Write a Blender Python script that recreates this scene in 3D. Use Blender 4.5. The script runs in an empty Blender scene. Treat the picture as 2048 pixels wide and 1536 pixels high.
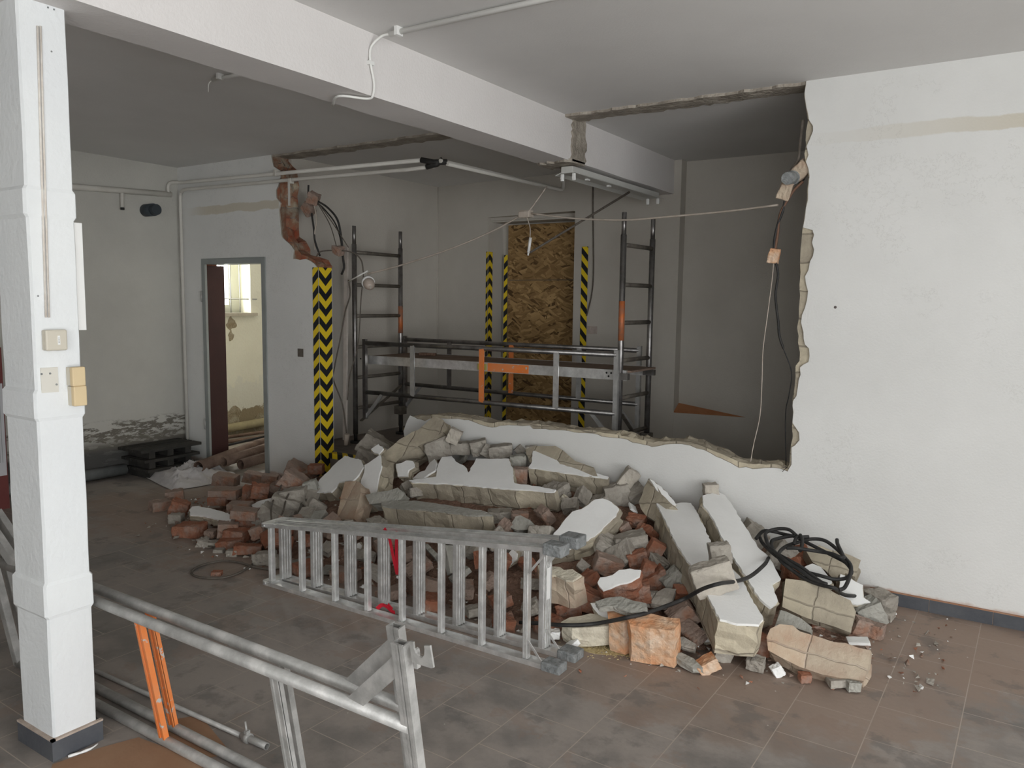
import bpy, bmesh, math, random
from mathutils import Vector, Matrix, noise
from mathutils.geometry import tessellate_polygon

# ------------------------------------------------------------------ camera
W, HH = 2048, 1536
FPX = 1565.1; YAW = math.radians(33.22); PIT = math.radians(5.95); ROL = math.radians(0.7226); CH = 1.6
_f0 = Vector((-math.sin(YAW), math.cos(YAW), 0)); _r0 = Vector((math.cos(YAW), math.sin(YAW), 0)); _u0 = Vector((0, 0, 1))
FW = _f0*math.cos(PIT) - _u0*math.sin(PIT); _u = _u0*math.cos(PIT) + _f0*math.sin(PIT)
RT = _r0*math.cos(ROL) + _u*math.sin(ROL); UP = _u*math.cos(ROL) - _r0*math.sin(ROL)
CAM = Vector((0, 0, CH))
S = bpy.context.scene
cd = bpy.data.cameras.new('camera'); co = bpy.data.objects.new('camera', cd); S.collection.objects.link(co)
cd.sensor_width = 36; cd.lens = FPX*36/W; cd.clip_start = .05; cd.clip_end = 100
co.matrix_world = Matrix((( RT.x, UP.x, -FW.x, 0), (RT.y, UP.y, -FW.y, 0), (RT.z, UP.z, -FW.z, CH), (0, 0, 0, 1)))
S.camera = co
# ------------------------------------------------------------------ world, daylight, exposure
w = bpy.data.worlds.new('world'); S.world = w; w.use_nodes = True
w.node_tree.nodes['Background'].inputs[0].default_value = (.93, .97, 1, 1)
w.node_tree.nodes['Background'].inputs[1].default_value = 2.4
S.view_settings.view_transform = 'Standard'; S.view_settings.look = 'None'
S.view_settings.exposure = .39; S.view_settings.gamma = 1; S.view_settings.use_curve_mapping = False
def area(name, loc, rot, sx, sy, power, col):
    l = bpy.data.lights.new(name, 'AREA'); l.shape = 'RECTANGLE'; l.size = sx; l.size_y = sy; l.energy = power; l.color = col
    o = bpy.data.objects.new(name, l); S.collection.objects.link(o); o.location = loc; o.rotation_euler = rot; return o
R = math.radians
# daylight standing in the window openings of the room (right side wall, rear wall, small room window)
area('daylight_side_window', (3.38, -.4, 1.25), (0, R(90), 0), 2.4, 4.6, 100, (1, .993, .98))
area('daylight_rear_window', (1.5, -3.28, 1.3), (R(90), 0, 0), 2.6, 2.3, 34, (1, .993, .98))
area('daylight_small_window', (-8.06, 5.60, 1.95), (0, R(-90), 0), 1.3, 1.5, 120, (1, 1, .95))
# ------------------------------------------------------------------ pixel helpers: a ray of the photograph met with a real plane
def ray(x, y): return RT*((x-1024)/FPX) - UP*((y-768)/FPX) + FW
def pz(x, y, z): d = ray(x, y); return CAM + d*((z-CH)/d.z)
def py_(x, y, Y): d = ray(x, y); return CAM + d*(Y/d.y)
def px_(x, y, X): d = ray(x, y); return CAM + d*(X/d.x)
def proj(P):
    v = P-CAM; q = v.dot(FW)
    return 1024+FPX*v.dot(RT)/q, 768-FPX*v.dot(UP)/q
# ------------------------------------------------------------------ materials
def mat(name, c1, c2=None, c3=None, sc=6, rough=.85, metal=0, bump=.15, bsc=60, detail=6, spec=.3):
    m = bpy.data.materials.new(name); m.use_nodes = True; nt = m.node_tree; N = nt.nodes; L = nt.links
    b = N['Principled BSDF']; b.inputs['Roughness'].default_value = rough; b.inputs['Metallic'].default_value = metal
    b.inputs['Specular IOR Level'].default_value = spec
    tc = N.new('ShaderNodeTexCoord')
    if c2:
        n = N.new('ShaderNodeTexNoise'); n.inputs['Scale'].default_value = sc; n.inputs['Detail'].default_value = detail; n.inputs['Roughness'].default_value = .6
        L.new(tc.outputs['Object'], n.inputs['Vector'])
        r = N.new('ShaderNodeValToRGB'); e = r.color_ramp.elements
        e[0].position = .35; e[0].color = (*c1, 1); e[1].position = .65; e[1].color = (*c2, 1)
        if c3: x = e.new(.52); x.color = (*c3, 1)
        L.new(n.outputs['Fac'], r.inputs['Fac']); L.new(r.outputs['Color'], b.inputs['Base Color'])
    else: b.inputs['Base Color'].default_value = (*c1, 1)
    if bump:
        n2 = N.new('ShaderNodeTexNoise'); n2.inputs['Scale'].default_value = bsc; n2.inputs['Detail'].default_value = 5
        L.new(tc.outputs['Object'], n2.inputs['Vector'])
        bp = N.new('ShaderNodeBump'); bp.inputs['Strength'].default_value = bump; bp.inputs['Distance'].default_value = .02
        L.new(n2.outputs['Fac'], bp.inputs['Height']); L.new(bp.outputs['Normal'], b.inputs['Normal'])
    return m
def G(m): return m.node_tree.nodes, m.node_tree.links, m.node_tree.nodes['Principled BSDF']
def math_(N, L, op, a, b=None, c=None):
    n = N.new('ShaderNodeMath'); n.operation = op
    for i, v in enumerate((a, b, c)):
        if v is None: continue
        if isinstance(v, (int, float)): n.inputs[i].default_value = v
        else: L.new(v, n.inputs[i])
    return n.outputs[0]
def mixc(N, L, f, a, b):
    n = N.new('ShaderNodeMix'); n.data_type = 'RGBA'
    if isinstance(f, (int, float)): n.inputs[0].default_value = f
    else: L.new(f, n.inputs[0])
    for i, v in ((6, a), (7, b)):
        if isinstance(v, tuple): n.inputs[i].default_value = (*v, 1)
        else: L.new(v, n.inputs[i])
    return n.outputs[2]
def noise_(N, L, vec, sc, det=4, rough=.55):
    n = N.new('ShaderNodeTexNoise'); n.inputs['Scale'].default_value = sc; n.inputs['Detail'].default_value = det; n.inputs['Roughness'].default_value = rough
    L.new(vec, n.inputs['Vector']); return n.outputs['Fac']
def smooth(N, L, v, lo, hi):
    n = N.new('ShaderNodeMapRange'); n.interpolation_type = 'SMOOTHSTEP'; n.inputs['From Min'].default_value = lo; n.inputs['From Max'].default_value = hi
    L.new(v, n.inputs['Value']); return n.outputs['Result']
def base_of(b, L):
    return b.inputs['Base Color'].links[0].from_socket

WHITE = (.70, .70, .67)
M = {}
M['wall'] = mat('painted_plaster', (.66, .655, .63), (.74, .735, .71), sc=1.3, bump=.12, bsc=90)
# the front wall: a pale ochre stripe left by a removed fitting, a few drill holes and hairline scuffs
def wall_marks(m):
    N, L, b = G(m); g = N.new('ShaderNodeNewGeometry').outputs['Position']
    s = N.new('ShaderNodeSeparateXYZ'); L.new(g, s.inputs[0])
    wob = noise_(N, L, g, 5, 6)
    z = math_(N, L, 'ADD', s.outputs[2], math_(N, L, 'MULTIPLY', wob, .06))
    a = smooth(N, L, z, 2.495, 2.505); c = smooth(N, L, z, 2.565, 2.575)
    band = math_(N, L, 'SUBTRACT', a, c)
    right = smooth(N, L, s.outputs[0], -1.2, -1.15)
    band = math_(N, L, 'MULTIPLY', band, math_(N, L, 'MULTIPLY', right, smooth(N, L, s.outputs[0], -1.3, .4)))
    zl = math_(N, L, 'SUBTRACT', math_(N, L, 'SUBTRACT', smooth(N, L, z, 2.395, 2.405), smooth(N, L, z, 2.465, 2.475)), 0)
    left = math_(N, L, 'MULTIPLY', smooth(N, L, s.outputs[0], -6.7, -6.3), math_(N, L, 'SUBTRACT', 1, smooth(N, L, s.outputs[0], -5.38, -5.36)))
    bl = math_(N, L, 'MULTIPLY', zl, left)
    band = math_(N, L, 'ADD', math_(N, L, 'MULTIPLY', band, .8), math_(N, L, 'MULTIPLY', bl, .7))
    col = mixc(N, L, band, base_of(b, L), (.56, .50, .38))
    v = N.new('ShaderNodeTexVoronoi'); v.inputs['Scale'].default_value = 2.6; L.new(g, v.inputs['Vector'])
    col = mixc(N, L, math_(N, L, 'LESS_THAN', v.outputs['Distance'], .02), col, (.12, .1, .09))
    n = noise_(N, L, g, 9, 8, .7)
    hair = math_(N, L, 'LESS_THAN', math_(N, L, 'ABSOLUTE', math_(N, L, 'SUBTRACT', n, .5)), .0022)
    hair = math_(N, L, 'MULTIPLY', hair, smooth(N, L, noise_(N, L, g, 2.3, 2), .58, .62))
    col = mixc(N, L, math_(N, L, 'MULTIPLY', hair, .5), col, (.3, .28, .25))
    # brick dust rubbed along the foot of the wall
    low = math_(N, L, 'SUBTRACT', 1, smooth(N, L, math_(N, L, 'SUBTRACT', s.outputs[2], math_(N, L, 'MULTIPLY', n, .05)), .045, .065))
    col = mixc(N, L, math_(N, L, 'MULTIPLY', low, .5), col, (.42, .24, .15))
    L.new(col, b.inputs['Base Color'])
M['wall_front'] = mat('painted_plaster_front', (.70, .70, .68), (.76, .76, .74), sc=1.3, bump=.12, bsc=90); wall_marks(M['wall_front'])
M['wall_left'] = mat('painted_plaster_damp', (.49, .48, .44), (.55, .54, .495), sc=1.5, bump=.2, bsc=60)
def damp(m):
    N, L, b = G(m); g = N.new('ShaderNodeNewGeometry').outputs['Position']
    s = N.new('ShaderNodeSeparateXYZ'); L.new(g, s.inputs[0])
    mp = N.new('ShaderNodeMapping'); mp.inputs['Scale'].default_value = (1, 1.4, 5); L.new(g, mp.inputs[0])
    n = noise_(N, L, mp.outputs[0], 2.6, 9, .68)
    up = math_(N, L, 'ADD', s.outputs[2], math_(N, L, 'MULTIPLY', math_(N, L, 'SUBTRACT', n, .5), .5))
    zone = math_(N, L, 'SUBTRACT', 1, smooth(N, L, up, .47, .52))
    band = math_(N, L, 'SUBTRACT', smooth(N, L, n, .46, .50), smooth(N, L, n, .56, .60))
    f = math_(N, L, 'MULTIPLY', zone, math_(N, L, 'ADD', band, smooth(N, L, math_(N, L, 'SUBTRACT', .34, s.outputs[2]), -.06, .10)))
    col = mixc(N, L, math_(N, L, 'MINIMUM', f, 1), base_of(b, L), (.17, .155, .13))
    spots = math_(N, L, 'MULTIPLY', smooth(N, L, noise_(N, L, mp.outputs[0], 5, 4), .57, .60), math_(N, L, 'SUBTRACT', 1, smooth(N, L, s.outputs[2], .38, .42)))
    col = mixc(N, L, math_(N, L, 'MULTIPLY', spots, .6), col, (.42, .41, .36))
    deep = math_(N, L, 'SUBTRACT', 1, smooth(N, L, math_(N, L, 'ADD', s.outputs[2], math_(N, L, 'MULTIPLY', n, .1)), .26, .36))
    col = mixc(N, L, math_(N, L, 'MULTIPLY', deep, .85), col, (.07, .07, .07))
    L.new(col, b.inputs['Base Color'])
damp(M['wall_left'])
M['wall_yellow'] = mat('yellowed_distemper', (.72, .70, .58), (.77, .76, .64), sc=2, bump=.25, bsc=40)
def peel(m):
    N, L, b = G(m); g = N.new('ShaderNodeNewGeometry').outputs['Position']
    s = N.new('ShaderNodeSeparateXYZ'); L.new(g, s.inputs[0])
    n = noise_(N, L, g, 3, 8, .65)
    z = math_(N, L, 'ADD', s.outputs[2], math_(N, L, 'MULTIPLY', math_(N, L, 'SUBTRACT', n, .5), 1.6))
    f = math_(N, L, 'SUBTRACT', 1, smooth(N, L, z, .28, .31))
    col = mixc(N, L, math_(N, L, 'MULTIPLY', math_(N, L, 'SUBTRACT', 1, smooth(N, L, z, .62, .7)), .5), base_of(b, L), (.62, .62, .56))
    col = mixc(N, L, f, col, (.27, .22, .14)); L.new(col, b.inputs['Base Color'])
peel(M['wall_yellow'])
M['ceiling'] = mat('ceiling_paint', (.68, .67, .655), (.74, .73, .715), sc=.9, bump=.1, bsc=120)
M['beam'] = mat('beam_paint', (.69, .665, .65), (.74, .715, .70), sc=1.2, bump=.15, bsc=70)
M['column'] = mat('column_paint', (.74, .76, .77), (.78, .80, .80), sc=2, bump=.15, bsc=50)
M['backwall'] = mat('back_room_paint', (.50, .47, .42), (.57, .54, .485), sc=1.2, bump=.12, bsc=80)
M['mortar'] = mat('old_mortar', (.28, .25, .21), (.46, .42, .36), (.36, .32, .27), sc=9, bump=.9, bsc=35, rough=.95)
M['chip'] = mat('broken_plaster_skin', (.82, .82, .80), (.88, .88, .865), sc=3, bump=.12, bsc=60, rough=.8)
M['brick'] = mat('red_brick', (.29, .105, .058), (.33, .225, .18), (.32, .15, .095), sc=9, bump=.7, bsc=40, rough=.95)
M['brick_dusty'] = mat('dusty_brick', (.30, .22, .18), (.34, .185, .125), (.33, .25, .205), sc=7, bump=.7, bsc=40, rough=.95)
M['brick_orange'] = mat('pale_orange_brick', (.66, .28, .12), (.66, .52, .40), (.64, .40, .25), sc=7, bump=.8, bsc=30, rough=.95)
M['stone'] = mat('grey_mortar_lump', (.30, .275, .24), (.44, .41, .36), (.37, .34, .295), sc=6, bump=.8, bsc=30, rough=.95)
M['stone_light'] = mat('pale_mortar_lump', (.40, .37, .315), (.52, .48, .41), (.46, .42, .365), sc=6, bump=.7, bsc=30, rough=.95)
M['stone_green'] = mat('grey_green_render', (.30, .295, .26), (.40, .39, .35), sc=6, bump=.6, bsc=40, rough=.95)
M['cream'] = mat('cream_block', (.68, .63, .50), (.50, .45, .36), (.62, .57, .46), sc=9, bump=.6, bsc=40, rough=.95)
M['sand'] = mat('sawdust', (.46, .36, .18), (.58, .48, .27), sc=60, bump=.6, bsc=200, rough=1)
M['grit'] = mat('brick_dust', (.20, .12, .085), (.30, .19, .14), sc=30, bump=.9, bsc=90, rough=1)
M['alu'] = mat('scuffed_aluminium', (.64, .64, .63), (.86, .86, .85), (.76, .76, .75), sc=18, rough=.36, metal=.68, bump=.08, bsc=90)
M['alu_dark'] = mat('dull_aluminium', (.42, .42, .41), (.56, .56, .55), sc=12, rough=.5, metal=.6, bump=.05)
M['galv'] = mat('galvanised_steel', (.36, .355, .34), (.56, .55, .53), (.46, .455, .44), sc=14, rough=.5, metal=.35, bump=.1, bsc=80)
M['steel'] = mat('scaffold_steel', (.20, .19, .185), (.36, .35, .34), sc=10, rough=.38, metal=.85, bump=.08)
M['steel_dark'] = mat('brown_scaffold_rung', (.12, .105, .09), (.20, .18, .15), sc=12, rough=.55, metal=.4, bump=.1)
M['orange'] = mat('scuffed_orange_paint', (.80, .22, .05), (.72, .26, .10), sc=9, rough=.6, bump=.1)
N, L, b = G(M['orange']); tcx = N.new('ShaderNodeTexCoord').outputs['Object']
L.new(mixc(N, L, smooth(N, L, noise_(N, L, tcx, 30, 6), .62, .66), base_of(b, L), (.5, .48, .45)), b.inputs['Base Color'])
M['rustorange'] = mat('worn_orange_band', (.55, .16, .05), (.30, .17, .12), sc=14, rough=.5, metal=.2, bump=.1)
M['board'] = mat('dirty_platform_board', (.20, .14, .105), (.30, .22, .17), sc=5, bump=.4, bsc=40)
M['pipe'] = mat('painted_pipe', (.60, .58, .53), (.66, .64, .59), sc=5, rough=.5, bump=.04)
M['whitepipe'] = mat('white_conduit', (.76, .76, .73), (.8, .8, .77), sc=5, rough=.5, bump=0)
M['rubber'] = mat('black_rubber', (.018, .018, .018), (.04, .038, .036), sc=20, rough=.55, bump=.05)
M['cable_grey'] = mat('dusty_cable', (.10, .085, .07), (.15, .13, .11), sc=20, rough=.8, bump=.05)
M['cable_pale'] = mat('pale_flat_cable', (.42, .36, .30), (.52, .46, .40), sc=20, rough=.8, bump=.05)
M['cap'] = mat('grey_plastic_foot', (.17, .18, .18), (.28, .29, .29), sc=30, rough=.8, bump=.5, bsc=60)
M['red'] = mat('red_strap', (.62, .02, .04), rough=.7, bump=.2)
M['beige'] = mat('beige_plastic', (.60, .56, .47), rough=.5, bump=.03)
M['tan'] = mat('yellowed_plastic', (.68, .54, .33), (.62, .49, .30), sc=8, rough=.55, bump=.03)
M['black'] = mat('black_hole', (.02, .02, .02), rough=.8, bump=0)
M['cloth'] = mat('dusty_white_sack', (.52, .50, .50), (.64, .62, .62), sc=6, rough=.9, bump=.3, bsc=30)
M['clay'] = mat('rusty_pipe', (.13, .085, .065), (.21, .145, .11), sc=8, rough=.75, bump=.3)
M['darkwood'] = mat('dark_crate', (.028, .028, .026), (.055, .05, .045), sc=6, rough=.8, bump=.3)
M['door'] = mat('dark_red_door', (.04, .017, .017), (.055, .022, .021), sc=2, rough=.45, bump=.05)
M['frame'] = mat('grey_door_frame', (.27, .29, .28), (.33, .35, .34), sc=3, rough=.5, bump=.04)
M['card'] = mat('brown_hardboard', (.30, .17, .10), (.36, .22, .135), sc=4, rough=.8, bump=.05)
M['cabinet'] = mat('dark_red_board', (.14, .035, .035), (.17, .05, .045), sc=3, rough=.6, bump=.05)
M['paper'] = mat('grey_printed_sheet', (.50, .50, .52), (.56, .56, .58), sc=3, rough=.8, bump=0)
M['skirt'] = mat('dark_skirting_tile', (.075, .08, .092), (.105, .11, .12), sc=8, rough=.5, bump=.1)
M['grout'] = mat('pale_grout', (.42, .34, .28), (.5, .42, .36), sc=20, rough=.95, bump=.3)
M['lampmetal'] = mat('white_enamel', (.55, .55, .52), (.6, .6, .57), sc=6, rough=.45, bump=0)
M['bulb'] = mat('white_plastic', (.8, .8, .78), rough=.4, bump=0)
M['winframe'] = mat('window_paint', (.62, .62, .52), rough=.5, bump=.05)
M['bottleglass'] = mat('dusty_glass', (.5, .42, .36), rough=.25, bump=.1)
M['grille'] = mat('grille_iron', (.35, .35, .32), rough=.6, bump=0)

def floor_mat(name, dusty=True):
    m = mat(name, (.15, .14, .132), (.20, .186, .172), (.17, .158, .148), sc=2.2, rough=.42, bump=.08, bsc=40, spec=.4)
    N, L, b = G(m); g = N.new('ShaderNodeNewGeometry').outputs['Position']
    mp = N.new('ShaderNodeMapping'); mp.vector_type = 'POINT'; mp.inputs['Rotation'].default_value = (0, 0, R(90)+.0155); mp.inputs['Location'].default_value = (.0, 0, 0)
    L.new(g, mp.inputs[0])
    ad = N.new('ShaderNodeVectorMath'); ad.operation = 'ADD'; L.new(mp.outputs[0], ad.inputs[0]); ad.inputs[1].default_value = TOFF
    br = N.new('ShaderNodeTexBrick'); br.offset = .5; br.inputs['Scale'].default_value = 1; br.inputs['Brick Width'].default_value = .2875; br.inputs['Row Height'].default_value = .2877
    br.inputs['Mortar Size'].default_value = .0022; br.inputs['Mortar Smooth'].default_value = .3; br.inputs['Bias'].default_value = 0
    br.inputs['Color1'].default_value = (.9, .9, .9, 1); br.inputs['Color2'].default_value = (1.12, 1.12, 1.12, 1); br.inputs['Mortar'].default_value = (1, 1, 1, 1)
    L.new(ad.outputs[0], br.inputs['Vector'])
    mu = N.new('ShaderNodeMix'); mu.data_type = 'RGBA'; mu.blend_type = 'MULTIPLY'; mu.inputs[0].default_value = 1
    L.new(base_of(b, L), mu.inputs[6]); L.new(br.outputs['Color'], mu.inputs[7])
    # stamped dust: film of brick and plaster dust over the tiles, thicker near the pile
    s = N.new('ShaderNodeSeparateXYZ'); L.new(g, s.inputs[0])
    n1 = noise_(N, L, g, 1.6, 6, .6); n2 = noise_(N, L, g, 6.5, 7, .65)
    film = smooth(N, L, math_(N, L, 'ADD', math_(N, L, 'MULTIPLY', n1, .6), math_(N, L, 'MULTIPLY', n2, .4)), .40, .56)
    col = mixc(N, L, math_(N, L, 'ADD', math_(N, L, 'MULTIPLY', film, .55), .22), mu.outputs[2], (.37, .325, .29))
    def blob(cx, cy, rx, ry, k):
        dx = math_(N, L, 'MULTIPLY', math_(N, L, 'SUBTRACT', s.outputs[0], cx), 1/rx); dy = math_(N, L, 'MULTIPLY', math_(N, L, 'SUBTRACT', s.outputs[1], cy), 1/ry)
        d = math_(N, L, 'SQRT', math_(N, L, 'ADD', math_(N, L, 'MULTIPLY', dx, dx), math_(N, L, 'MULTIPLY', dy, dy)))
        d = math_(N, L, 'ADD', d, math_(N, L, 'MULTIPLY', math_(N, L, 'SUBTRACT', n2, .5), 1.3))
        return math_(N, L, 'MULTIPLY', math_(N, L, 'SUBTRACT', 1, smooth(N, L, d, .75, 1.1)), k)
    if dusty:
        acc = None
        for a in ((-.9, 3.55, .95, .75, .75), (-.25, 4.1, .8, .5, .9), (.2, 4.5, 1.2, .13, .8), (-5.0, 3.6, 1.1, .8, .6), (-1.2, 3.0, 1.0, .35, .45), (-3, 3.6, 2.2, 1, .6), (-5.6, 3.4, .6, .4, .6)):
            v = blob(*a); acc = v if acc is None else math_(N, L, 'MAXIMUM', acc, v)
        col = mixc(N, L, math_(N, L, 'MULTIPLY', acc, .85), col, (.32, .225, .17))
        sw = math_(N, L, 'MULTIPLY', smooth(N, L, noise_(N, L, g, 2.7, 5, .7), .56, .60), .35)
        col = mixc(N, L, sw, col, (.28, .20, .16))
    else:
        col = mixc(N, L, .7, col, (.20, .17, .15))
    scuff = math_(N, L, 'MULTIPLY', smooth(N, L, noise_(N, L, g, 4.5, 8, .62), .54, .64), .5)
    col = mixc(N, L, scuff, col, (.13, .125, .12))
    fade = math_(N, L, 'MULTIPLY', br.outputs['Fac'], math_(N, L, 'SUBTRACT', .85, math_(N, L, 'MULTIPLY', smooth(N, L, n1, .45, .6), .35)))
    col = mixc(N, L, fade, col, (.46, .38, .32))
    spk = N.new('ShaderNodeTexVoronoi'); spk.inputs['Scale'].default_value = 7; L.new(g, spk.inputs['Vector'])
    col = mixc(N, L, math_(N, L, 'LESS_THAN', spk.outputs['Distance'], .02), col, (.6, .56, .5))
    L.new(col, b.inputs['Base Color'])
    rr = N.new('ShaderNodeMapRange'); rr.inputs['To Min'].default_value = .5; rr.inputs['To Max'].default_value = .75; L.new(film, rr.inputs['Value']); L.new(rr.outputs[0], b.inputs['Roughness'])
    return m
# brick texture runs its rows along x; after turning by 90 degrees x' = -Y.. , y' = X..
TOFF = (0, 0, 0)
def _tile_offset():
    a = math.radians(90)+.0155
    def rot(X, Y): return X*math.cos(a)-Y*math.sin(a), X*math.sin(a)+Y*math.cos(a)
    # known grout crossings: tile frame (X', Y') = (-1.026, any) is a row line; (-1.17, 2.609) a joint
    c, s_ = math.cos(-.0155), math.sin(-.0155)
    P = (-1.17, 2.609); X, Y = P[0]*c-P[1]*s_, P[0]*s_+P[1]*c
    return rot(X, Y)
M['floor'] = None
def build_floor_mats():
    global TOFF
    # in the turned frame x' = -Y', y' = X'
    # row lines at y' = -1.026 + k*.2877 ; joints in the row y' in (-1.026,-.741): x' = -2.609 + k*.2875
    TOFF = (2.609, 1.026, 0)   # row 0 starts at y'=0 and its joints at multiples of the width
    M['floor'] = floor_mat('dusty_floor_tiles'); M['floor_back'] = floor_mat('dusty_back_floor', False)
build_floor_mats()

def masonry(name, cols, mort, bw=.195, bh=.155, off=.0):
    m = mat(name, cols[0], cols[1], cols[2], sc=7, bump=0, rough=.95)
    N, L, b = G(m); uv = N.new('ShaderNodeUVMap').outputs[0]
    g = N.new('ShaderNodeTexCoord').outputs['Object']
    n = N.new('ShaderNodeTexNoise'); n.inputs['Scale'].default_value = 12; L.new(g, n.inputs['Vector'])
    wv = N.new('ShaderNodeVectorMath'); wv.operation = 'MULTIPLY_ADD'; L.new(n.outputs['Color'], wv.inputs[0]); wv.inputs[1].default_value = (.035, .035, 0); L.new(uv, wv.inputs[2])
    br = N.new('ShaderNodeTexBrick'); br.offset = off; br.inputs['Scale'].default_value = 1; br.inputs['Brick Width'].default_value = bw; br.inputs['Row Height'].default_value = bh
    br.inputs['Mortar Size'].default_value = .006; br.inputs['Mortar Smooth'].default_value = .8; br.inputs['Bias'].default_value = -.2
    br.inputs['Color1'].default_value = (.82, .79, .73, 1); br.inputs['Color2'].default_value = (1.42, 1.38, 1.22, 1); br.inputs['Mortar'].default_value = (*mort, 1)
    L.new(wv.outputs[0], br.inputs['Vector'])
    mu = N.new('ShaderNodeMix'); mu.data_type = 'RGBA'; mu.blend_type = 'MULTIPLY'; mu.inputs[0].default_value = 1
    L.new(base_of(b, L), mu.inputs[6]); L.new(br.outputs['Color'], mu.inputs[7]); L.new(mu.outputs[2], b.inputs['Base Color'])
    n2 = noise_(N, L, g, 30, 6, .65)
    h = math_(N, L, 'SUBTRACT', math_(N, L, 'MULTIPLY', n2, .9), math_(N, L, 'MULTIPLY', br.outputs['Fac'], .45))
    bp = N.new('ShaderNodeBump'); bp.inputs['Strength'].default_value = .8; bp.inputs['Distance'].default_value = .012; L.new(h, bp.inputs['Height']); L.new(bp.outputs['Normal'], b.inputs['Normal'])
    return m
M['mas'] = masonry('sand_lime_masonry', ((.40, .365, .31), (.56, .515, .435), (.48, .44, .37)), (.66, .63, .58))
M['mas_red'] = masonry('red_brick_masonry', ((.36, .10, .05), (.36, .22, .17), (.33, .13, .08)), (.95, 1.3, 1.5), bw=.25, bh=.075, off=.5)
M['mas_end'] = masonry('broken_wall_end', ((.34, .09, .05), (.42, .38, .32), (.30, .17, .12)), (.8, .9, 1), bw=.085, bh=.3)
M['mas_pink'] = masonry('pink_masonry', ((.50, .36, .28), (.62, .54, .45), (.56, .46, .38)), (.85, .82, .78), bw=.34, bh=.27)

def hazard(name, half, period, slope, phase=0):
    m = mat(name, (.70, .50, .02), rough=.5, bump=0, spec=.4)
    N, L, b = G(m); uv = N.new('ShaderNodeUVMap').outputs[0]; s = N.new('ShaderNodeSeparateXYZ'); L.new(uv, s.inputs[0])
    t = math_(N, L, 'PINGPONG', s.outputs[0], half) if half else s.outputs[0]
    z = math_(N, L, 'ADD', s.outputs[1], math_(N, L, 'MULTIPLY', t, slope))
    f = math_(N, L, 'FRACT', math_(N, L, 'DIVIDE', math_(N, L, 'ADD', z, phase+10*period), period))
    n = noise_(N, L, uv, 40, 4)
    col = mixc(N, L, math_(N, L, 'GREATER_THAN', f, .5), mixc(N, L, n, (.80, .57, .02), (.88, .66, .03)), (.012, .014, .02))
    L.new(col, b.inputs['Base Color']); return m
M['haz'] = hazard('hazard_foil', .0725, .127, -1.0)
M['haz_back'] = hazard('hazard_foil_back', .055, .12, -1.0)
M['haz_diag'] = hazard('hazard_foil_diagonal', 0, .125, 1.1)
M['haz_diag2'] = hazard('hazard_foil_diagonal_mirrored', 0, .125, -1.1)

def osb():
    m = mat('osb_board', (.30, .19, .08), rough=.7, bump=0)
    N, L, b = G(m); g = N.new('ShaderNodeTexCoord').outputs['Object']
    d = N.new('ShaderNodeTexNoise'); d.inputs['Scale'].default_value = 5; L.new(g, d.inputs['Vector'])
    cols = []
    for i, (ang, sc) in enumerate(((.35, 22), (-.5, 26), (1.3, 24))):
        mr = N.new('ShaderNodeMapping'); mr.inputs['Rotation'].default_value = (0, ang, 0); mp = N.new('ShaderNodeMapping'); mp.inputs['Scale'].default_value = (.4, 1, 1.9); mp.inputs['Location'].default_value = (i*3.1, 0, i); L.new(mr.outputs[0], mp.inputs[0])
        wv = N.new('ShaderNodeVectorMath'); wv.operation = 'MULTIPLY_ADD'; L.new(d.outputs['Color'], wv.inputs[0]); wv.inputs[1].default_value = (.05, .05, .05); L.new(g, wv.inputs[2]); L.new(wv.outputs[0], mr.inputs[0])
        v = N.new('ShaderNodeTexVoronoi'); v.inputs['Scale'].default_value = sc; L.new(mp.outputs[0], v.inputs['Vector'])
        s = N.new('ShaderNodeSeparateColor'); L.new(v.outputs['Color'], s.inputs[0]); cols.append(s.outputs[0]); last = s.outputs[1]
    pick = N.new('ShaderNodeTexNoise'); pick.inputs['Scale'].default_value = 14; L.new(g, pick.inputs['Vector'])
    f = N.new('ShaderNodeMix'); L.new(math_(N, L, 'GREATER_THAN', pick.outputs['Fac'], .5), f.inputs[0]); L.new(cols[0], f.inputs[2]); L.new(cols[1], f.inputs[3])
    r = N.new('ShaderNodeValToRGB'); e = r.color_ramp.elements; e[0].position = 0; e[0].color = (.09, .05, .02, 1); e[1].position = 1; e[1].color = (.50, .33, .15, 1)
    x = e.new(.18); x.color = (.24, .145, .06, 1); x = e.new(.7); x.color = (.36, .225, .095, 1)
    L.new(f.outputs[0], r.inputs[0]); L.new(r.outputs[0], b.inputs['Base Color'])
    return m
M['osb'] = osb()

# ------------------------------------------------------------------ mesh helpers
COL = S.collection
rnd = random.Random(7)
def obj(name, bm, m, parent=None, loc=None, smooth=False, label=None):
    me = bpy.data.meshes.new(name); bm.normal_update(); bm.to_mesh(me); bm.free()
    for x in (m if isinstance(m, (list, tuple)) else [m]): me.materials.append(x)
    o = bpy.data.objects.new(name, me); COL.objects.link(o)
    if parent: o.parent = parent
    if loc is not None: o.location = loc
    if label: o['label'] = label
    return o
def tag(o, label=None, cat=None, group=None, kind=None):
    if label: o['label'] = label
    if cat: o['category'] = cat
    if group: o['group'] = group
    if kind: o['kind'] = kind
    return o
def thing(name, label, cat, loc=(0, 0, 0), group=None):
    o = bpy.data.objects.new(name, None); COL.objects.link(o); o.location = loc; o.empty_display_size = .1
    return tag(o, label, cat, group)
def struct(name, bm, m, label=None):
    o = obj(name, bm, m); o['kind'] = 'structure'
    if label: o['label'] = label
    return o
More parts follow.
